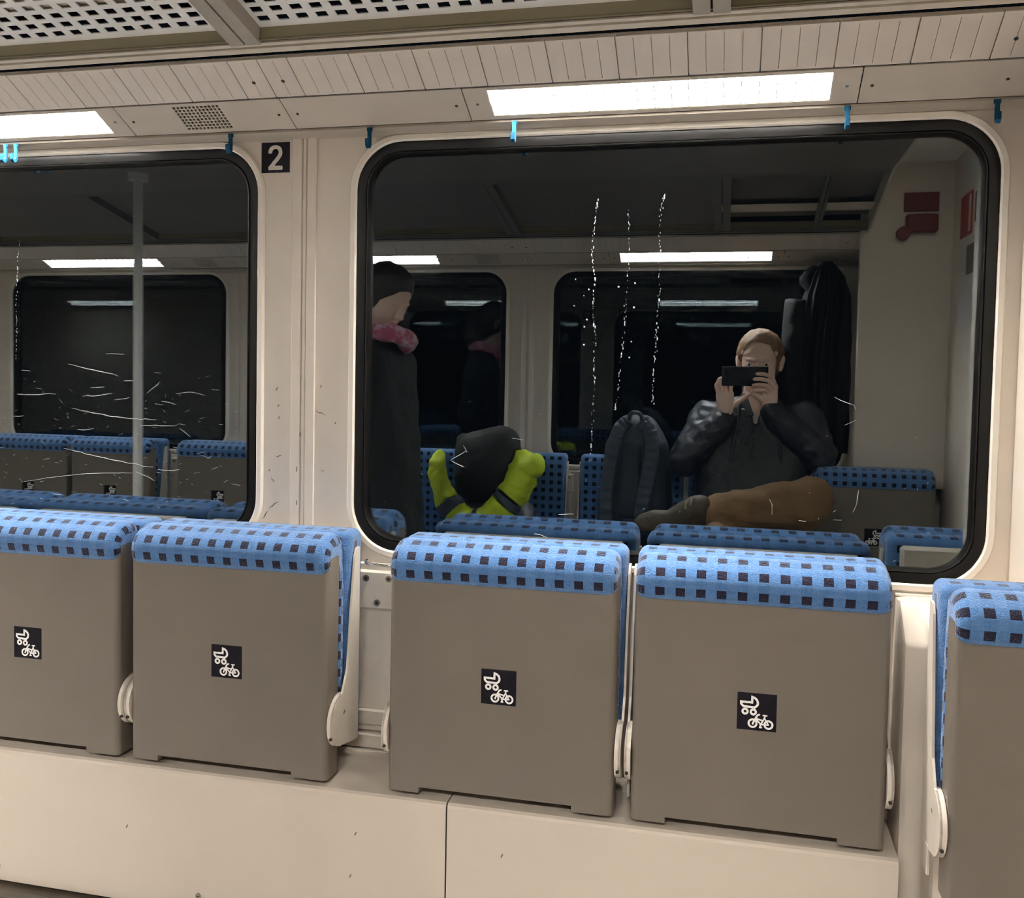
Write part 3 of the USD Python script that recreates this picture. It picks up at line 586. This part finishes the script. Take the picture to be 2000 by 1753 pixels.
def finger(p, dirs, lens, r):
    pts = [np.array(p, float)]
    for d, l in zip(dirs, lens): d = np.array(d, float); pts.append(pts[-1] + d / np.linalg.norm(d) * l)
    rr = [r, r * .97, r * .9, r * .78]
    return chain(*[(q, rr[min(i, 3)]) for i, q in enumerate(pts)])
def head_mesh(c, yaw, pitch, s=1.0):
    """Head facing +y before it is turned; c is its centre, at eye height."""
    o = [hull(((0, -.020, .030), .078), ((0, .022, .040), .070), ((0, -.030, .005), .072)), hull(((0, .030, .030), .062), ((.030, .052, -.030), .030), ((-.030, .052, -.030), .030), ((0, .070, -.085), .022), ((.035, .022, -.075), .022), ((-.035, .022, -.075), .022), ((0, -.03, -.03), .055)),
         hull(((0, .094, .008), .007), ((0, .112, -.026), .011), ((.012, .100, -.032), .008), ((-.012, .100, -.032), .008)), hull(((.034, .082, .018), .008), ((.012, .092, .014), .008)), hull(((-.034, .082, .018), .008), ((-.012, .092, .014), .008)),
         hull(((.017, .086, -.058), .006), ((0, .092, -.055), .007), ((-.017, .086, -.058), .006)), hull(((.015, .086, -.067), .006), ((0, .090, -.068), .007), ((-.015, .086, -.067), .006))]
    for e in (-1, 1): o.append(hull(((e * .074, -.005, .018), .012), ((e * .082, -.015, .012), .009), ((e * .075, -.004, -.022), .009), ((e * .082, -.014, .022), .008)))
    T = trimesh.transformations.translation_matrix(c) @ trimesh.transformations.rotation_matrix(yaw, (0, 0, 1)) @ trimesh.transformations.rotation_matrix(pitch, (1, 0, 0)) @ np.diag([s, s, s, 1])
    A = [tuple(map(float, T[i, :4])) for i in range(3)]
    return [m.transform(np.array(A)) for m in o], T
def moved(m, T): return m.transform(np.array([list(map(float, T[i, :4])) for i in range(3)]))

# -- the man holding the phone
man = thing('person', 'seated man in dark jacket and brown trousers photographing with a phone, legs crossed', 'person', (.10, -1.95, FLOOR))
HC = (.112, -1.965, 1.352)
hd, HT = head_mesh(HC, math.radians(6), math.radians(-4), 1.04)
neck = chain(((.11, -1.985, 1.30), .052), ((.105, -1.975, 1.19), .056), ((.10, -1.965, 1.12), .075))
shL, shR = np.array((-.075, -1.955, 1.125)), np.array((.285, -1.955, 1.135))
elL, elR = np.array((-.160, -1.865, .975)), np.array((.340, -1.885, 1.005))
wrL, wrR = np.array((-.012, -1.842, 1.150)), np.array((.150, -1.842, 1.175))
hip = np.array((.09, -1.93, .62))
torso = [hull(((.10, -1.96, 1.08), .078), ((-.03, -1.96, 1.09), .06), ((.235, -1.96, 1.09), .06), ((.02, -1.945, .86), .08), ((.17, -1.945, .86), .08)), hull(((.02, -1.945, .86), .08), ((.16, -1.945, .86), .08), ((.065, -1.91, .82), .08), ((.02, -1.93, .71), .100), ((.17, -1.93, .71), .100))]
kneeA, ankA, toeA = np.array((.285, -1.63, .860)), np.array((-.075, -1.61, .800)), np.array((-.290, -1.575, .790))
kneeB, ankB, toeB = np.array((-.03, -1.47, .690)), np.array((-.03, -1.46, .19)), np.array((-.03, -1.27, .14))
legA = chain(((.17, -1.93, .71), .090), (kneeA, .062), (ankA, .042)); legB = chain(((.03, -1.93, .70), .088), (kneeB, .062), (ankB, .042))
arms = chain((shL, .062), (elL, .046), (wrL, .030)) + chain((shR, .062), (elR, .046), (wrR, .030))
# hands: palm, four fingers, thumb
handL = [hull((wrL, .027), ((-.038, -1.842, 1.225), .013), ((.004, -1.842, 1.232), .013), ((-.020, -1.850, 1.19), .020))]
for k, (b, tip) in enumerate((((-.040, -1.842, 1.230), 1), ((-.028, -1.842, 1.238), 1), ((-.014, -1.842, 1.240), 1), ((.002, -1.842, 1.236), 1))):
    handL += finger(b, [(-.25 + .12 * k, .35, .9), (.35, .15, .75), (.8, .1, .25)], [(.036, .028, .020), (.034, .026, .02), (.030, .024, .019), (.026, .02, .016)][k], .0085)
handL += finger((.010, -1.846, 1.185), [(.7, .15, .5), (.75, .1, .55), (.6, 0, .5)], (.036, .03, .022), .0098)
handR = [hull((wrR, .027), ((.166, -1.842, 1.262), .013), ((.136, -1.838, 1.250), .013), ((.158, -1.846, 1.215), .020))]
for k in range(4):
    b = [(.166, -1.836, 1.270), (.160, -1.832, 1.258), (.152, -1.830, 1.246), (.140, -1.830, 1.238)][k]
    handR += finger(b, [(-.35, .40, .85 - .18 * k), (-.95, .25, .30 - .10 * k), (-1, -.05, .02 - .06 * k)], [(.034, .034, .024), (.032, .034, .024), (.028, .030, .022), (.022, .022, .018)][k], .0085)
handR += finger((.132, -1.842, 1.205), [(-.65, .15, .5), (-.7, .05, .5), (-.6, 0, .45)], (.036, .03, .022), .0098)
body = fuse(hd + neck + torso + legA + legB + arms + handL + handR + chain((ankA, .036), (toeA - np.array((-.05, .01, .03)), .016)) + chain((ankB, .036), (toeB - np.array((0, .05, .03)), .016)), .008, 6)
part('body', body, 'skin', man, smooth=True)
for e in (-1, 1):
    p = (HT @ np.array([e * .031, .079, 0, 1]))[:3]; q = (HT @ np.array([e * .031, .0895, -.001, 1]))[:3]
    ey = part('eye', V(ball(p, .0115, 2)), 'eye_white', man, smooth=True); part('pupil', V(ball(q, .0045)), 'phone_black', ey, smooth=True)
hair = hull(((0, -.022, .040), .0885), ((0, .014, .056), .076), ((0, -.036, .002), .082)) - hull(((0, .110, .030), .062), ((0, .12, -.05), .08), ((.022, .098, .040), .045), ((-.026, .098, .040), .045), ((0, .075, -.06), .075)) - hull(((0, -.02, -.115), .07), ((0, .05, -.11), .08))
hm = fuse([moved(hair, HT)], .008, 4); part('hair', rumple(rumple(hm, .006, 45), .004, 110, 3), 'hair_fair', man, smooth=True)
shirt = [hull(((.10, -1.950, 1.075), .108), ((-.03, -1.955, 1.09), .082), ((.235, -1.955, 1.09), .082), ((.02, -1.93, .86), .115), ((.17, -1.93, .86), .115)), hull(((.02, -1.93, .86), .12), ((.16, -1.93, .86), .12), ((.062, -1.885, .85), .118), ((.07, -1.90, .75), .125)), hull(((.05, -1.93, 1.165), .05), ((.16, -1.93, 1.165), .05), ((.105, -1.955, 1.12), .07))]
vneck = m3.Manifold.batch_hull([ball((.105, -1.86, 1.215), .055), ball((.105, -1.84, 1.12), .012), ball((.105, -1.95, 1.25), .07)])
sh = V(m3.Manifold.batch_boolean(shirt, m3.OpType.Add) - vneck)
sh = fuse([m3.Manifold.batch_boolean(shirt, m3.OpType.Add) - vneck], .012, 5); sh = rumple(sh, .016, 17, 3); sh = rumple(sh, .006, 40, 5)
def crease(t, lines, depth, w):
    t = t.copy(); v, n = t.vertices, t.vertex_normals; d = np.zeros(len(v))
    for (x0, z0), (x1, z1) in lines:
        a, b = np.array((x0, z0)), np.array((x1, z1)); u = np.clip(((v[:, [0, 2]] - a) @ (b - a)) / ((b - a) @ (b - a)), 0, 1)
        d += np.exp(-(np.linalg.norm(v[:, [0, 2]] - a - u[:, None] * (b - a), axis=1) / w) ** 2)
    t.vertices = v - n * (depth * np.minimum(d, 1.3))[:, None] * (n[:, 1] > -.2)[:, None]; return t
sh = crease(sh, [((-.01, .985), (.05, .970)), ((.05, .970), (.16, .988)), ((.100, 1.13), (.045, 1.02)), ((.12, 1.11), (.07, 1.0)), ((.135, 1.08), (.16, 1.0)), ((.02, 1.09), (.06, 1.03)), ((.06, .93), (.15, .95))], .014, .010)
part('shirt', sh, 'shirt_grey', man, smooth=True)
jk = [hull(((.10, -1.975, 1.08), .118), ((-.045, -1.96, 1.10), .085), ((.255, -1.96, 1.10), .085), ((-.01, -1.955, .76), .120), ((.19, -1.955, .76), .120))] + chain((shL, .078), (elL, .066), (wrL + (-.008, -.002, -.018), .046)) + chain((shR, .078), (elR, .066), (wrR + (.006, -.002, -.012), .046))
jk.append(hull(((.03, -1.985, 1.17), .045), ((.18, -1.985, 1.17), .045), ((.105, -2.01, 1.19), .05)))
opening = m3.Manifold.batch_hull([ball((.02, -1.70, .60), .02), ball((.17, -1.70, .60), .02), ball((.03, -1.70, 1.24), .02), ball((.17, -1.70, 1.24), .02), ball((.035, -1.93, .60), .015), ball((.165, -1.93, .60), .015), ball((.06, -1.945, 1.24), .015), ball((.15, -1.945, 1.24), .015)])
torso_j = jk[0] + jk[-1] - opening - m3.Manifold.batch_hull([ball((.105, -1.90, 1.30), .05), ball((.105, -1.93, 1.20), .055)])
jm = fuse([torso_j] + jk[1:-1], .012, 5); jm = rumple(jm, .014, 19, 9); part('jacket', rumple(jm, .007, 48, 2), 'jacket_navy', man, smooth=True)
tr = chain(((.17, -1.93, .715), .108), (kneeA, .086), (ankA + (.05, 0, .008), .068)) + chain(((.03, -1.93, .71), .105), (kneeB, .085), (ankB + (0, 0, .06), .066)) + [hull(((.02, -1.93, .72), .112), ((.17, -1.93, .72), .112), ((.09, -1.93, .78), .115))]
tm = fuse(tr, .012, 5); tm = rumple(tm, .010, 14, 4); nn = tm.vertex_normals
tm.vertices = tm.vertices + nn * ((meshkit.fbm(tm.vertices * np.array((9, 26, 34)) + tm.vertices[:, [0]] * np.array((0, 0, 14)), 3, 8) - .5) * .026)[:, None]
part('trousers', tm, 'trouser_brown', man, smooth=True)
part('jacket_edge', tube(smoothpath([(.045, -1.885, 1.205), (.032, -1.868, 1.12), (.018, -1.85, 1.02), (.006, -1.845, .92), (.0, -1.86, .80)], 8), .007, 8), 'jacket_navy', man, smooth=True)
part('jacket_edge', tube(smoothpath([(.160, -1.885, 1.205), (.178, -1.868, 1.12), (.192, -1.852, 1.02), (.200, -1.85, .92), (.202, -1.862, .80)], 8), .007, 8), 'jacket_navy', man, smooth=True)
for sx in (-1, 1):
    part('shirt_collar', rumple(fuse([hull(((.105 + sx * .050, -1.92, 1.222), .012), ((.105 + sx * .052, -1.885, 1.185), .007), ((.105 + sx * .018, -1.872, 1.155), .006), ((.105 + sx * .040, -1.872, 1.150), .006))], .008, 2), .002, 50), 'shirt_grey', man, smooth=True)
for z in (1.10, 1.05, 1.0): part('button', cyl('y', (.100, -1.838 + (1.1 - z) * .08, z), .005, .003, 12), 'strap_slate', man)
def shoe(ank, toe, up):
    d = (toe - ank) / np.linalg.norm(toe - ank); u = np.array(up, float); heel = ank - d * .035
    upper = fuse([hull((ank + u * .03, .047), (heel - u * .03, .040), (ank + d * .09 - u * .025, .042), (ank + d * .05 + u * .01, .042)), hull((ank + d * .09 - u * .03, .040), (toe - u * .035, .032), (toe - d * .04 - u * .028, .042))], .01, 4)
    q = part('shoe', rumple(upper, .003, 40), 'shoe_brown', man, smooth=True)
    part('sole', fuse([hull((heel - u * .072, .012), (heel + d * .06 - u * .075, .012), (toe - u * .068, .012), (heel - u * .05, .034), (toe - d * .03 - u * .052, .035))], .01, 2), 'phone_black', q, smooth=True)
    side = np.cross(d, u)
    for k in range(4):
        c = ank + d * (.030 + .018 * k) + u * (float(np.interp(.030 + .018 * k, (.03, .05, .07, .09), (.070, .054, .036, .018))) - .002)
        part('lace', tube([c - side * .028 - u * .012, c + u * .004, c + side * .028 - u * .012 + d * .008], .0042, 6), 'lace_tan', q, smooth=True)
shoe(ankA + np.array((-.02, 0, -.005)), toeA, (.08, .40, .91)); shoe(ankB, toeB, (0, .1, 1))
ph = thing('phone', 'black phone held level in both hands of the seated man', 'phone', (.055, -1.818, 1.2985))
part('case', cbox(-.030, .140, -1.823, -1.8145, 1.262, 1.336, .003), 'phone_black', ph)
part('camera_bump', cbox(-.022, .000, -1.8145, -1.8125, 1.268, 1.330, .0009), 'bag_black', ph)
for z in (1.282, 1.316): part('lens', cyl('y', (-.011, -1.8122, z), .0065, .002, 18), 'phone_black', ph)

# -- backpack on the next seat
bp = thing('backpack', 'dark navy backpack with padded straps standing on the seat beside the man', 'backpack', (-.355, -1.93, .61))
pk = fuse([hull(((-.440, -1.93, .69), .07), ((-.270, -1.93, .69), .07), ((-.430, -1.95, .69), .08), ((-.280, -1.95, .69), .08), ((-.420, -1.93, 1.00), .065), ((-.290, -1.93, 1.00), .065), ((-.385, -1.945, 1.085), .055), ((-.325, -1.945, 1.085), .055))], .012, 4)
part('main_bag', rumple(pk, .006, 14, 1), 'pack_navy', bp, smooth=True)
def ribbon(path, w, t, mat_name, nm, ribs=0):
    p = smoothpath(path, 10); d = np.gradient(p, axis=0); d /= np.linalg.norm(d, axis=1, keepdims=True)
    side = np.cross(d, (0, 1., 0)); side /= np.linalg.norm(side, axis=1, keepdims=True); nrm = np.cross(side, d); nrm[nrm[:, 1] < 0] *= -1
    th = t * (1 + (.35 * np.sin(np.linspace(0, ribs * 2 * np.pi, len(p))) if ribs else 0)) * np.ones(len(p))
    prof = [(-1, -.3), (-.92, .5), (-.6, 1), (.6, 1), (.92, .5), (1, -.3)]
    v = np.stack([p + side * (a * w / 2) + nrm * (b * th)[:, None] for a, b in prof], 1); N, K = v.shape[:2]
    idx = np.arange(N * K).reshape(N, K); a, b = idx[:-1], idx[1:]; a2, b2 = np.roll(a, -1, 1), np.roll(b, -1, 1)
    f = np.vstack([np.stack([a, a2, b], -1).reshape(-1, 3), np.stack([b, a2, b2], -1).reshape(-1, 3), [(idx[0][0], idx[0][i + 1], idx[0][i]) for i in range(1, K - 1)], [(idx[-1][0], idx[-1][i], idx[-1][i + 1]) for i in range(1, K - 1)]])
    m = trimesh.Trimesh(v.reshape(-1, 3), f, process=False); m.fix_normals(); return part(nm, m, mat_name, bp, smooth=35)
ribbon([(-.390, -1.895, 1.115), (-.420, -1.868, 1.08), (-.440, -1.850, 1.0), (-.455, -1.842, .90), (-.462, -1.842, .80), (-.460, -1.85, .68)], .055, .014, 'strap_slate', 'shoulder_strap', 12)
ribbon([(-.330, -1.895, 1.115), (-.300, -1.868, 1.08), (-.290, -1.850, 1.0), (-.300, -1.842, .90), (-.318, -1.842, .80), (-.325, -1.85, .68)], .060, .014, 'strap_slate', 'shoulder_strap', 14)
part('carry_handle', tube(smoothpath([(-.385, -1.905, 1.120), (-.380, -1.89, 1.142), (-.360, -1.885, 1.150), (-.340, -1.89, 1.142), (-.335, -1.905, 1.120)], 6), .008, 8), 'strap_slate', bp, smooth=True)
part('back_padding', rumple(fuse([hull(((-.400, -1.870, .75), .022), ((-.345, -1.870, .75), .022), ((-.385, -1.872, 1.02), .022), ((-.350, -1.872, 1.02), .022))], .012, 3), .003, 40), 'pack_navy', bp, smooth=True)

# -- black bag with a yellow jacket wrapped round it
bg = single('rucksack', rumple(fuse([hull(((-1.00, -1.87, .975), .085), ((-.900, -1.87, 1.000), .085), ((-.995, -1.88, .86), .10), ((-.91, -1.88, .86), .10), ((-.95, -1.86, .90), .12)), hull(((-.885, -1.88, 1.00), .05), ((-.865, -1.90, 1.045), .025))], .014, 4), .006, 16, 6), 'bag_black', 'bulging black bag held in the folds of a yellow jacket', 'bag', smooth=True)
hv = thing('safety_jacket', 'crumpled yellow high visibility jacket with dark bands around the black bag', 'jacket', (-.95, -1.85, .565))
arc = smoothpath([(-1.140, -1.84, .965), (-1.150, -1.815, .92), (-1.135, -1.79, .85), (-1.090, -1.775, .775), (-1.030, -1.765, .715), (-.965, -1.76, .700), (-.900, -1.765, .735), (-.840, -1.78, .80), (-.800, -1.80, .87), (-.790, -1.82, .935), (-.812, -1.84, .985)], 8)
rad = np.interp(np.linspace(0, 1, len(arc)), [0, .12, .3, .5, .7, .88, 1], [.012, .034, .047, .050, .062, .060, .022])
n = len(arc); cuts = [0, int(n * .30), int(n * .355), int(n * .46), int(n * .53), int(n * .66), int(n * .70), n - 1]
for k, (a, b) in enumerate(zip(cuts[:-1], cuts[1:])):
    m = tube(arc[a:b + 1], rad[a:b + 1] * (1.0 if k % 2 == 0 else 1.03), 26); m = m.subdivide(); m.merge_vertices()
    m = rumple(rumple(m, .014, 11, 11), .009, 34, 12)
    part('yellow_cloth' if k % 2 == 0 else 'dark_band', m, 'hi_vis' if k % 2 == 0 else 'strap_slate', hv, smooth=True)
part('sleeve_end', rumple(fuse([hull(((-.785, -1.80, .925), .045), ((-.745, -1.785, .925), .046), ((-.735, -1.79, .945), .036))], .01, 3), .007, 26, 4), 'hi_vis', hv, smooth=True)
part('jacket_back', rumple(fuse([hull(((-1.09, -1.98, .72), .045), ((-.84, -1.985, .72), .035), ((-1.085, -1.985, 1.0), .04), ((-.88, -1.99, 1.0), .03))], .014, 4), .012, 14, 8), 'coat_black', hv, smooth=True)
part('folded_body', rumple(fuse([hull(((-1.04, -1.84, .67), .055), ((-.80, -1.84, .67), .055), ((-1.01, -1.90, .70), .085), ((-.83, -1.90, .70), .085))], .014, 4), .012, 14, 8), 'jacket_navy', hv, smooth=True)

# -- passenger standing in the aisle, bent forward
PX = np.array([[1, 0, 0, -.02], [0, 1, 0, 0], [0, 0, .962, FLOOR * .038], [0, 0, 0, 1.]])
pw = thing('person', 'standing passenger in black coat and pink scarf, reflected left in the right window', 'person', (-1.20, -1.40, FLOOR))
hd2, HT2 = head_mesh((-1.195, -1.37, 1.615), math.radians(-62), math.radians(-32), 1.0)
up = np.array((-1.22, -1.41, 1.36))
bones = hd2 + chain(((-1.215, -1.385, 1.57), .05), ((-1.225, -1.40, 1.46), .055), ((-1.225, -1.41, 1.36), .08)) + [hull(((-1.225, -1.27, 1.36), .065), ((-1.225, -1.55, 1.36), .065), ((-1.22, -1.34, .98), .10), ((-1.22, -1.48, .98), .10))]
sA, sB = np.array((-1.215, -1.24, 1.36)), np.array((-1.225, -1.57, 1.36))
eA, eB = np.array((-1.26, -1.20, 1.10)), np.array((-1.26, -1.61, 1.10)); wA, wB = np.array((-1.20, -1.30, .93)), np.array((-1.20, -1.52, .93))
bones += chain((sA, .052), (eA, .042), (wA, .028)) + chain((sB, .052), (eB, .042), (wB, .028))
for w, sgn in ((wA, -1), (wB, 1)):
    bones.append(hull((w, .025), (w + (.035, sgn * .02, -.055), .014), (w + (.032, sgn * -.02, -.055), .014)))
    for k in range(4): bones += finger(w + np.array((.020, (.024 - .016 * k) * sgn, -.055)), [(.5, 0, -.9), (.2, 0, -1), (-.3, 0, -.9)], (.03, .024, .018), .0082)
    bones += finger(w + np.array((.028, -.026 * sgn, -.03)), [(.5, -.5 * sgn, -.7), (.4, -.2 * sgn, -.9), (.2, 0, -.9)], (.03, .026, .02), .0092)
for dy in (-.075, .075): bones += chain(((-1.22, -1.41 + dy, .95), .085), ((-1.20, -1.41 + dy, .55), .056), ((-1.22, -1.41 + dy, .19), .04)) + chain(((-1.22, -1.41 + dy, .17), .04), ((-1.06, -1.41 + dy, .135), .03))
part('body', fuse(bones, .012, 5), 'skin', pw, smooth=True, xf=PX)
ct = [hull(((-1.225, -1.27, 1.36), .085), ((-1.225, -1.55, 1.36), .085), ((-1.22, -1.34, .98), .125), ((-1.22, -1.48, .98), .125), ((-1.225, -1.40, 1.44), .07)), hull(((-1.22, -1.34, .98), .125), ((-1.22, -1.48, .98), .125), ((-1.20, -1.33, .60), .13), ((-1.20, -1.49, .60), .13))] + chain((sA, .074), (eA, .062), (wA, .045)) + chain((sB, .074), (eB, .062), (wB, .045))
part('coat', rumple(fuse(ct, .018, 5), .012, 12, 3), 'coat_black', pw, smooth=True, xf=PX)
lg = []
for dy in (-.075, .075): lg += chain(((-1.22, -1.41 + dy, .85), .10), ((-1.20, -1.41 + dy, .55), .078), ((-1.22, -1.41 + dy, .21), .066))
part('trousers', rumple(fuse(lg, .018, 5), .006, 16, 3), 'coat_black', pw, smooth=True, xf=PX)
for dy in (-.075, .075): part('shoe', fuse([hull(((-1.24, -1.41 + dy, .145), .044), ((-1.07, -1.41 + dy, .135), .034), ((-1.20, -1.41 + dy, .19), .042))], .015, 4), 'phone_black', pw, smooth=True, xf=PX)
hr = hull(((0, -.022, .036), .092), ((0, .012, .050), .080), ((0, -.055, -.03), .080), ((0, -.05, -.12), .06)) - hull(((0, .095, .005), .066), ((0, .10, -.04), .07), ((.0, .06, -.08), .075))
part('hair', rumple(fuse([moved(hr, HT2)], .012, 4), .006, 40), 'hair_dark', pw, smooth=True, xf=PX)
th = np.linspace(0, 2 * np.pi, 33)
scf = np.stack([-1.205 + .085 * np.cos(th), -1.385 + .085 * np.sin(th), 1.475 + .012 * np.sin(2 * th) - .02 * np.cos(th)], 1)
part('scarf', rumple(tube(scf, .036, 16), .012, 22, 5), 'scarf_pink', pw, smooth=True, xf=PX)

# -- coat on a hook at the end of the opposite window
coat = thing('hanging_coat', 'black coat hanging on the wall right of the seated man', 'coat', (.345, -2.05, 1.0))
u, vv = np.meshgrid(np.linspace(-1, 1, 61), np.linspace(0, 1, 61)); half = np.interp(vv, [0, .06, .18, .6, 1], [.020, .055, .09, .10, .10])
X = .358 + half * u + .006 * np.sin(9 * vv); Z = 1.755 - .74 * vv - .012 * np.abs(u) * (vv > .9)
fold = .022 * np.sin(u * 9 + 2.2 * vv + 1.5 * np.sin(3 * vv)) * np.clip(vv * 2.5, .15, 1) + .012 * np.sin(u * 21 + 5 * vv)
Yf = -2.062 + .030 * np.sqrt(np.clip(1 - u ** 2, 0, 1)) + fold + .015 * np.interp(vv, [0, .2, 1], [0, 1, .6])
fr = np.stack([X, np.maximum(Yf, -2.095), Z], -1).reshape(-1, 3); bk = np.stack([X, np.full_like(X, -2.118), Z], -1).reshape(-1, 3)
N = 61; idx = np.arange(N * N).reshape(N, N); a, b, c, d = idx[:-1, :-1], idx[:-1, 1:], idx[1:, :-1], idx[1:, 1:]
f1 = np.vstack([np.stack([a, c, b], -1).reshape(-1, 3), np.stack([b, c, d], -1).reshape(-1, 3)]); f2 = f1[:, ::-1] + N * N
bd = np.r_[idx[0, :], idx[1:, -1], idx[-1, -2::-1], idx[-2:0:-1, 0]]; nb = np.roll(bd, -1)
fs = np.vstack([np.stack([bd, nb, bd + N * N], -1), np.stack([nb, nb + N * N, bd + N * N], -1)])
m = trimesh.Trimesh(np.vstack([fr, bk]), np.vstack([f1, f2, fs]), process=False); m.fix_normals()
part('cloth', m, 'coat_black', coat, smooth=40)
part('sleeve', rumple(tube(smoothpath([(.255, -2.07, 1.60), (.240, -2.045, 1.45), (.232, -2.035, 1.30), (.235, -2.035, 1.12)], 8), np.linspace(.050, .040, 25), 18), .008, 18, 2), 'coat_black', coat, smooth=True)
part('sleeve', rumple(tube(smoothpath([(.420, -2.07, 1.60), (.428, -2.050, 1.45), (.428, -2.045, 1.30), (.426, -2.045, 1.12)], 8), np.linspace(.034, .030, 25), 18), .008, 18, 4), 'coat_black', coat, smooth=True)
part('collar', rumple(fuse([hull(((.285, -2.07, 1.685), .030), ((.33, -2.045, 1.62), .020), ((.31, -2.075, 1.72), .026))], .01, 3) + fuse([hull(((.405, -2.07, 1.685), .030), ((.36, -2.045, 1.62), .020), ((.38, -2.075, 1.72), .026))], .01, 3), .004, 40), 'coat_black', coat, smooth=True)

# -- signs and notices at the end of the saloon
YP = -W + .205
b1 = thing('notice_plate', 'dark red notice plate high on the opposite partition', 'sign', (.68, YP, 1.97))
part('plate', cbox(.615, .738, YP - .001, YP + .008, 1.925, 1.995, .002), 'sign_red', b1)
b2 = thing('emergency_box', 'dark red box with a round knob, below the notice plate on the partition', 'box', (.68, YP, 1.87))
part('housing', cbox(.622, .733, YP - .001, YP + .035, 1.845, 1.912, .006), 'sign_red', b2)
part('knob', cyl('y', (.614, YP + .020, 1.842), .024, .036, 24), 'sign_red', b2, smooth=30)
for nm, lab, y0, y1, z0, z1, mt in (('poster', 'white poster on the end wall, uppermost', -1.82, -1.45, 1.955, 2.08, 'poster_white'), ('poster', 'red poster on the end wall below the white one', -1.82, -1.66, 1.80, 1.945, 'poster_red'), ('poster', 'small black notice beside the red poster', -1.62, -1.50, 1.83, 1.93, 'sticker_black'), ('poster', 'pale poster with a grey square on the end wall, lowest', -1.82, -1.45, 1.48, 1.785, 'poster_white')):
    t = thing(nm, lab, 'poster', (.789, (y0 + y1) / 2, z0)); part('sheet', cbox(.7865, .7905, y0, y1, z0, z1), mt, t)
    if z0 == 1.48: part('grey_square', cbox(.7855, .7868, -1.71, -1.61, 1.66, 1.76), 'shell_plastic', t)
    if mt == 'poster_red': part('pale_stripe', cbox(.7855, .7868, -1.70, -1.675, 1.81, 1.935), 'poster_white', t)
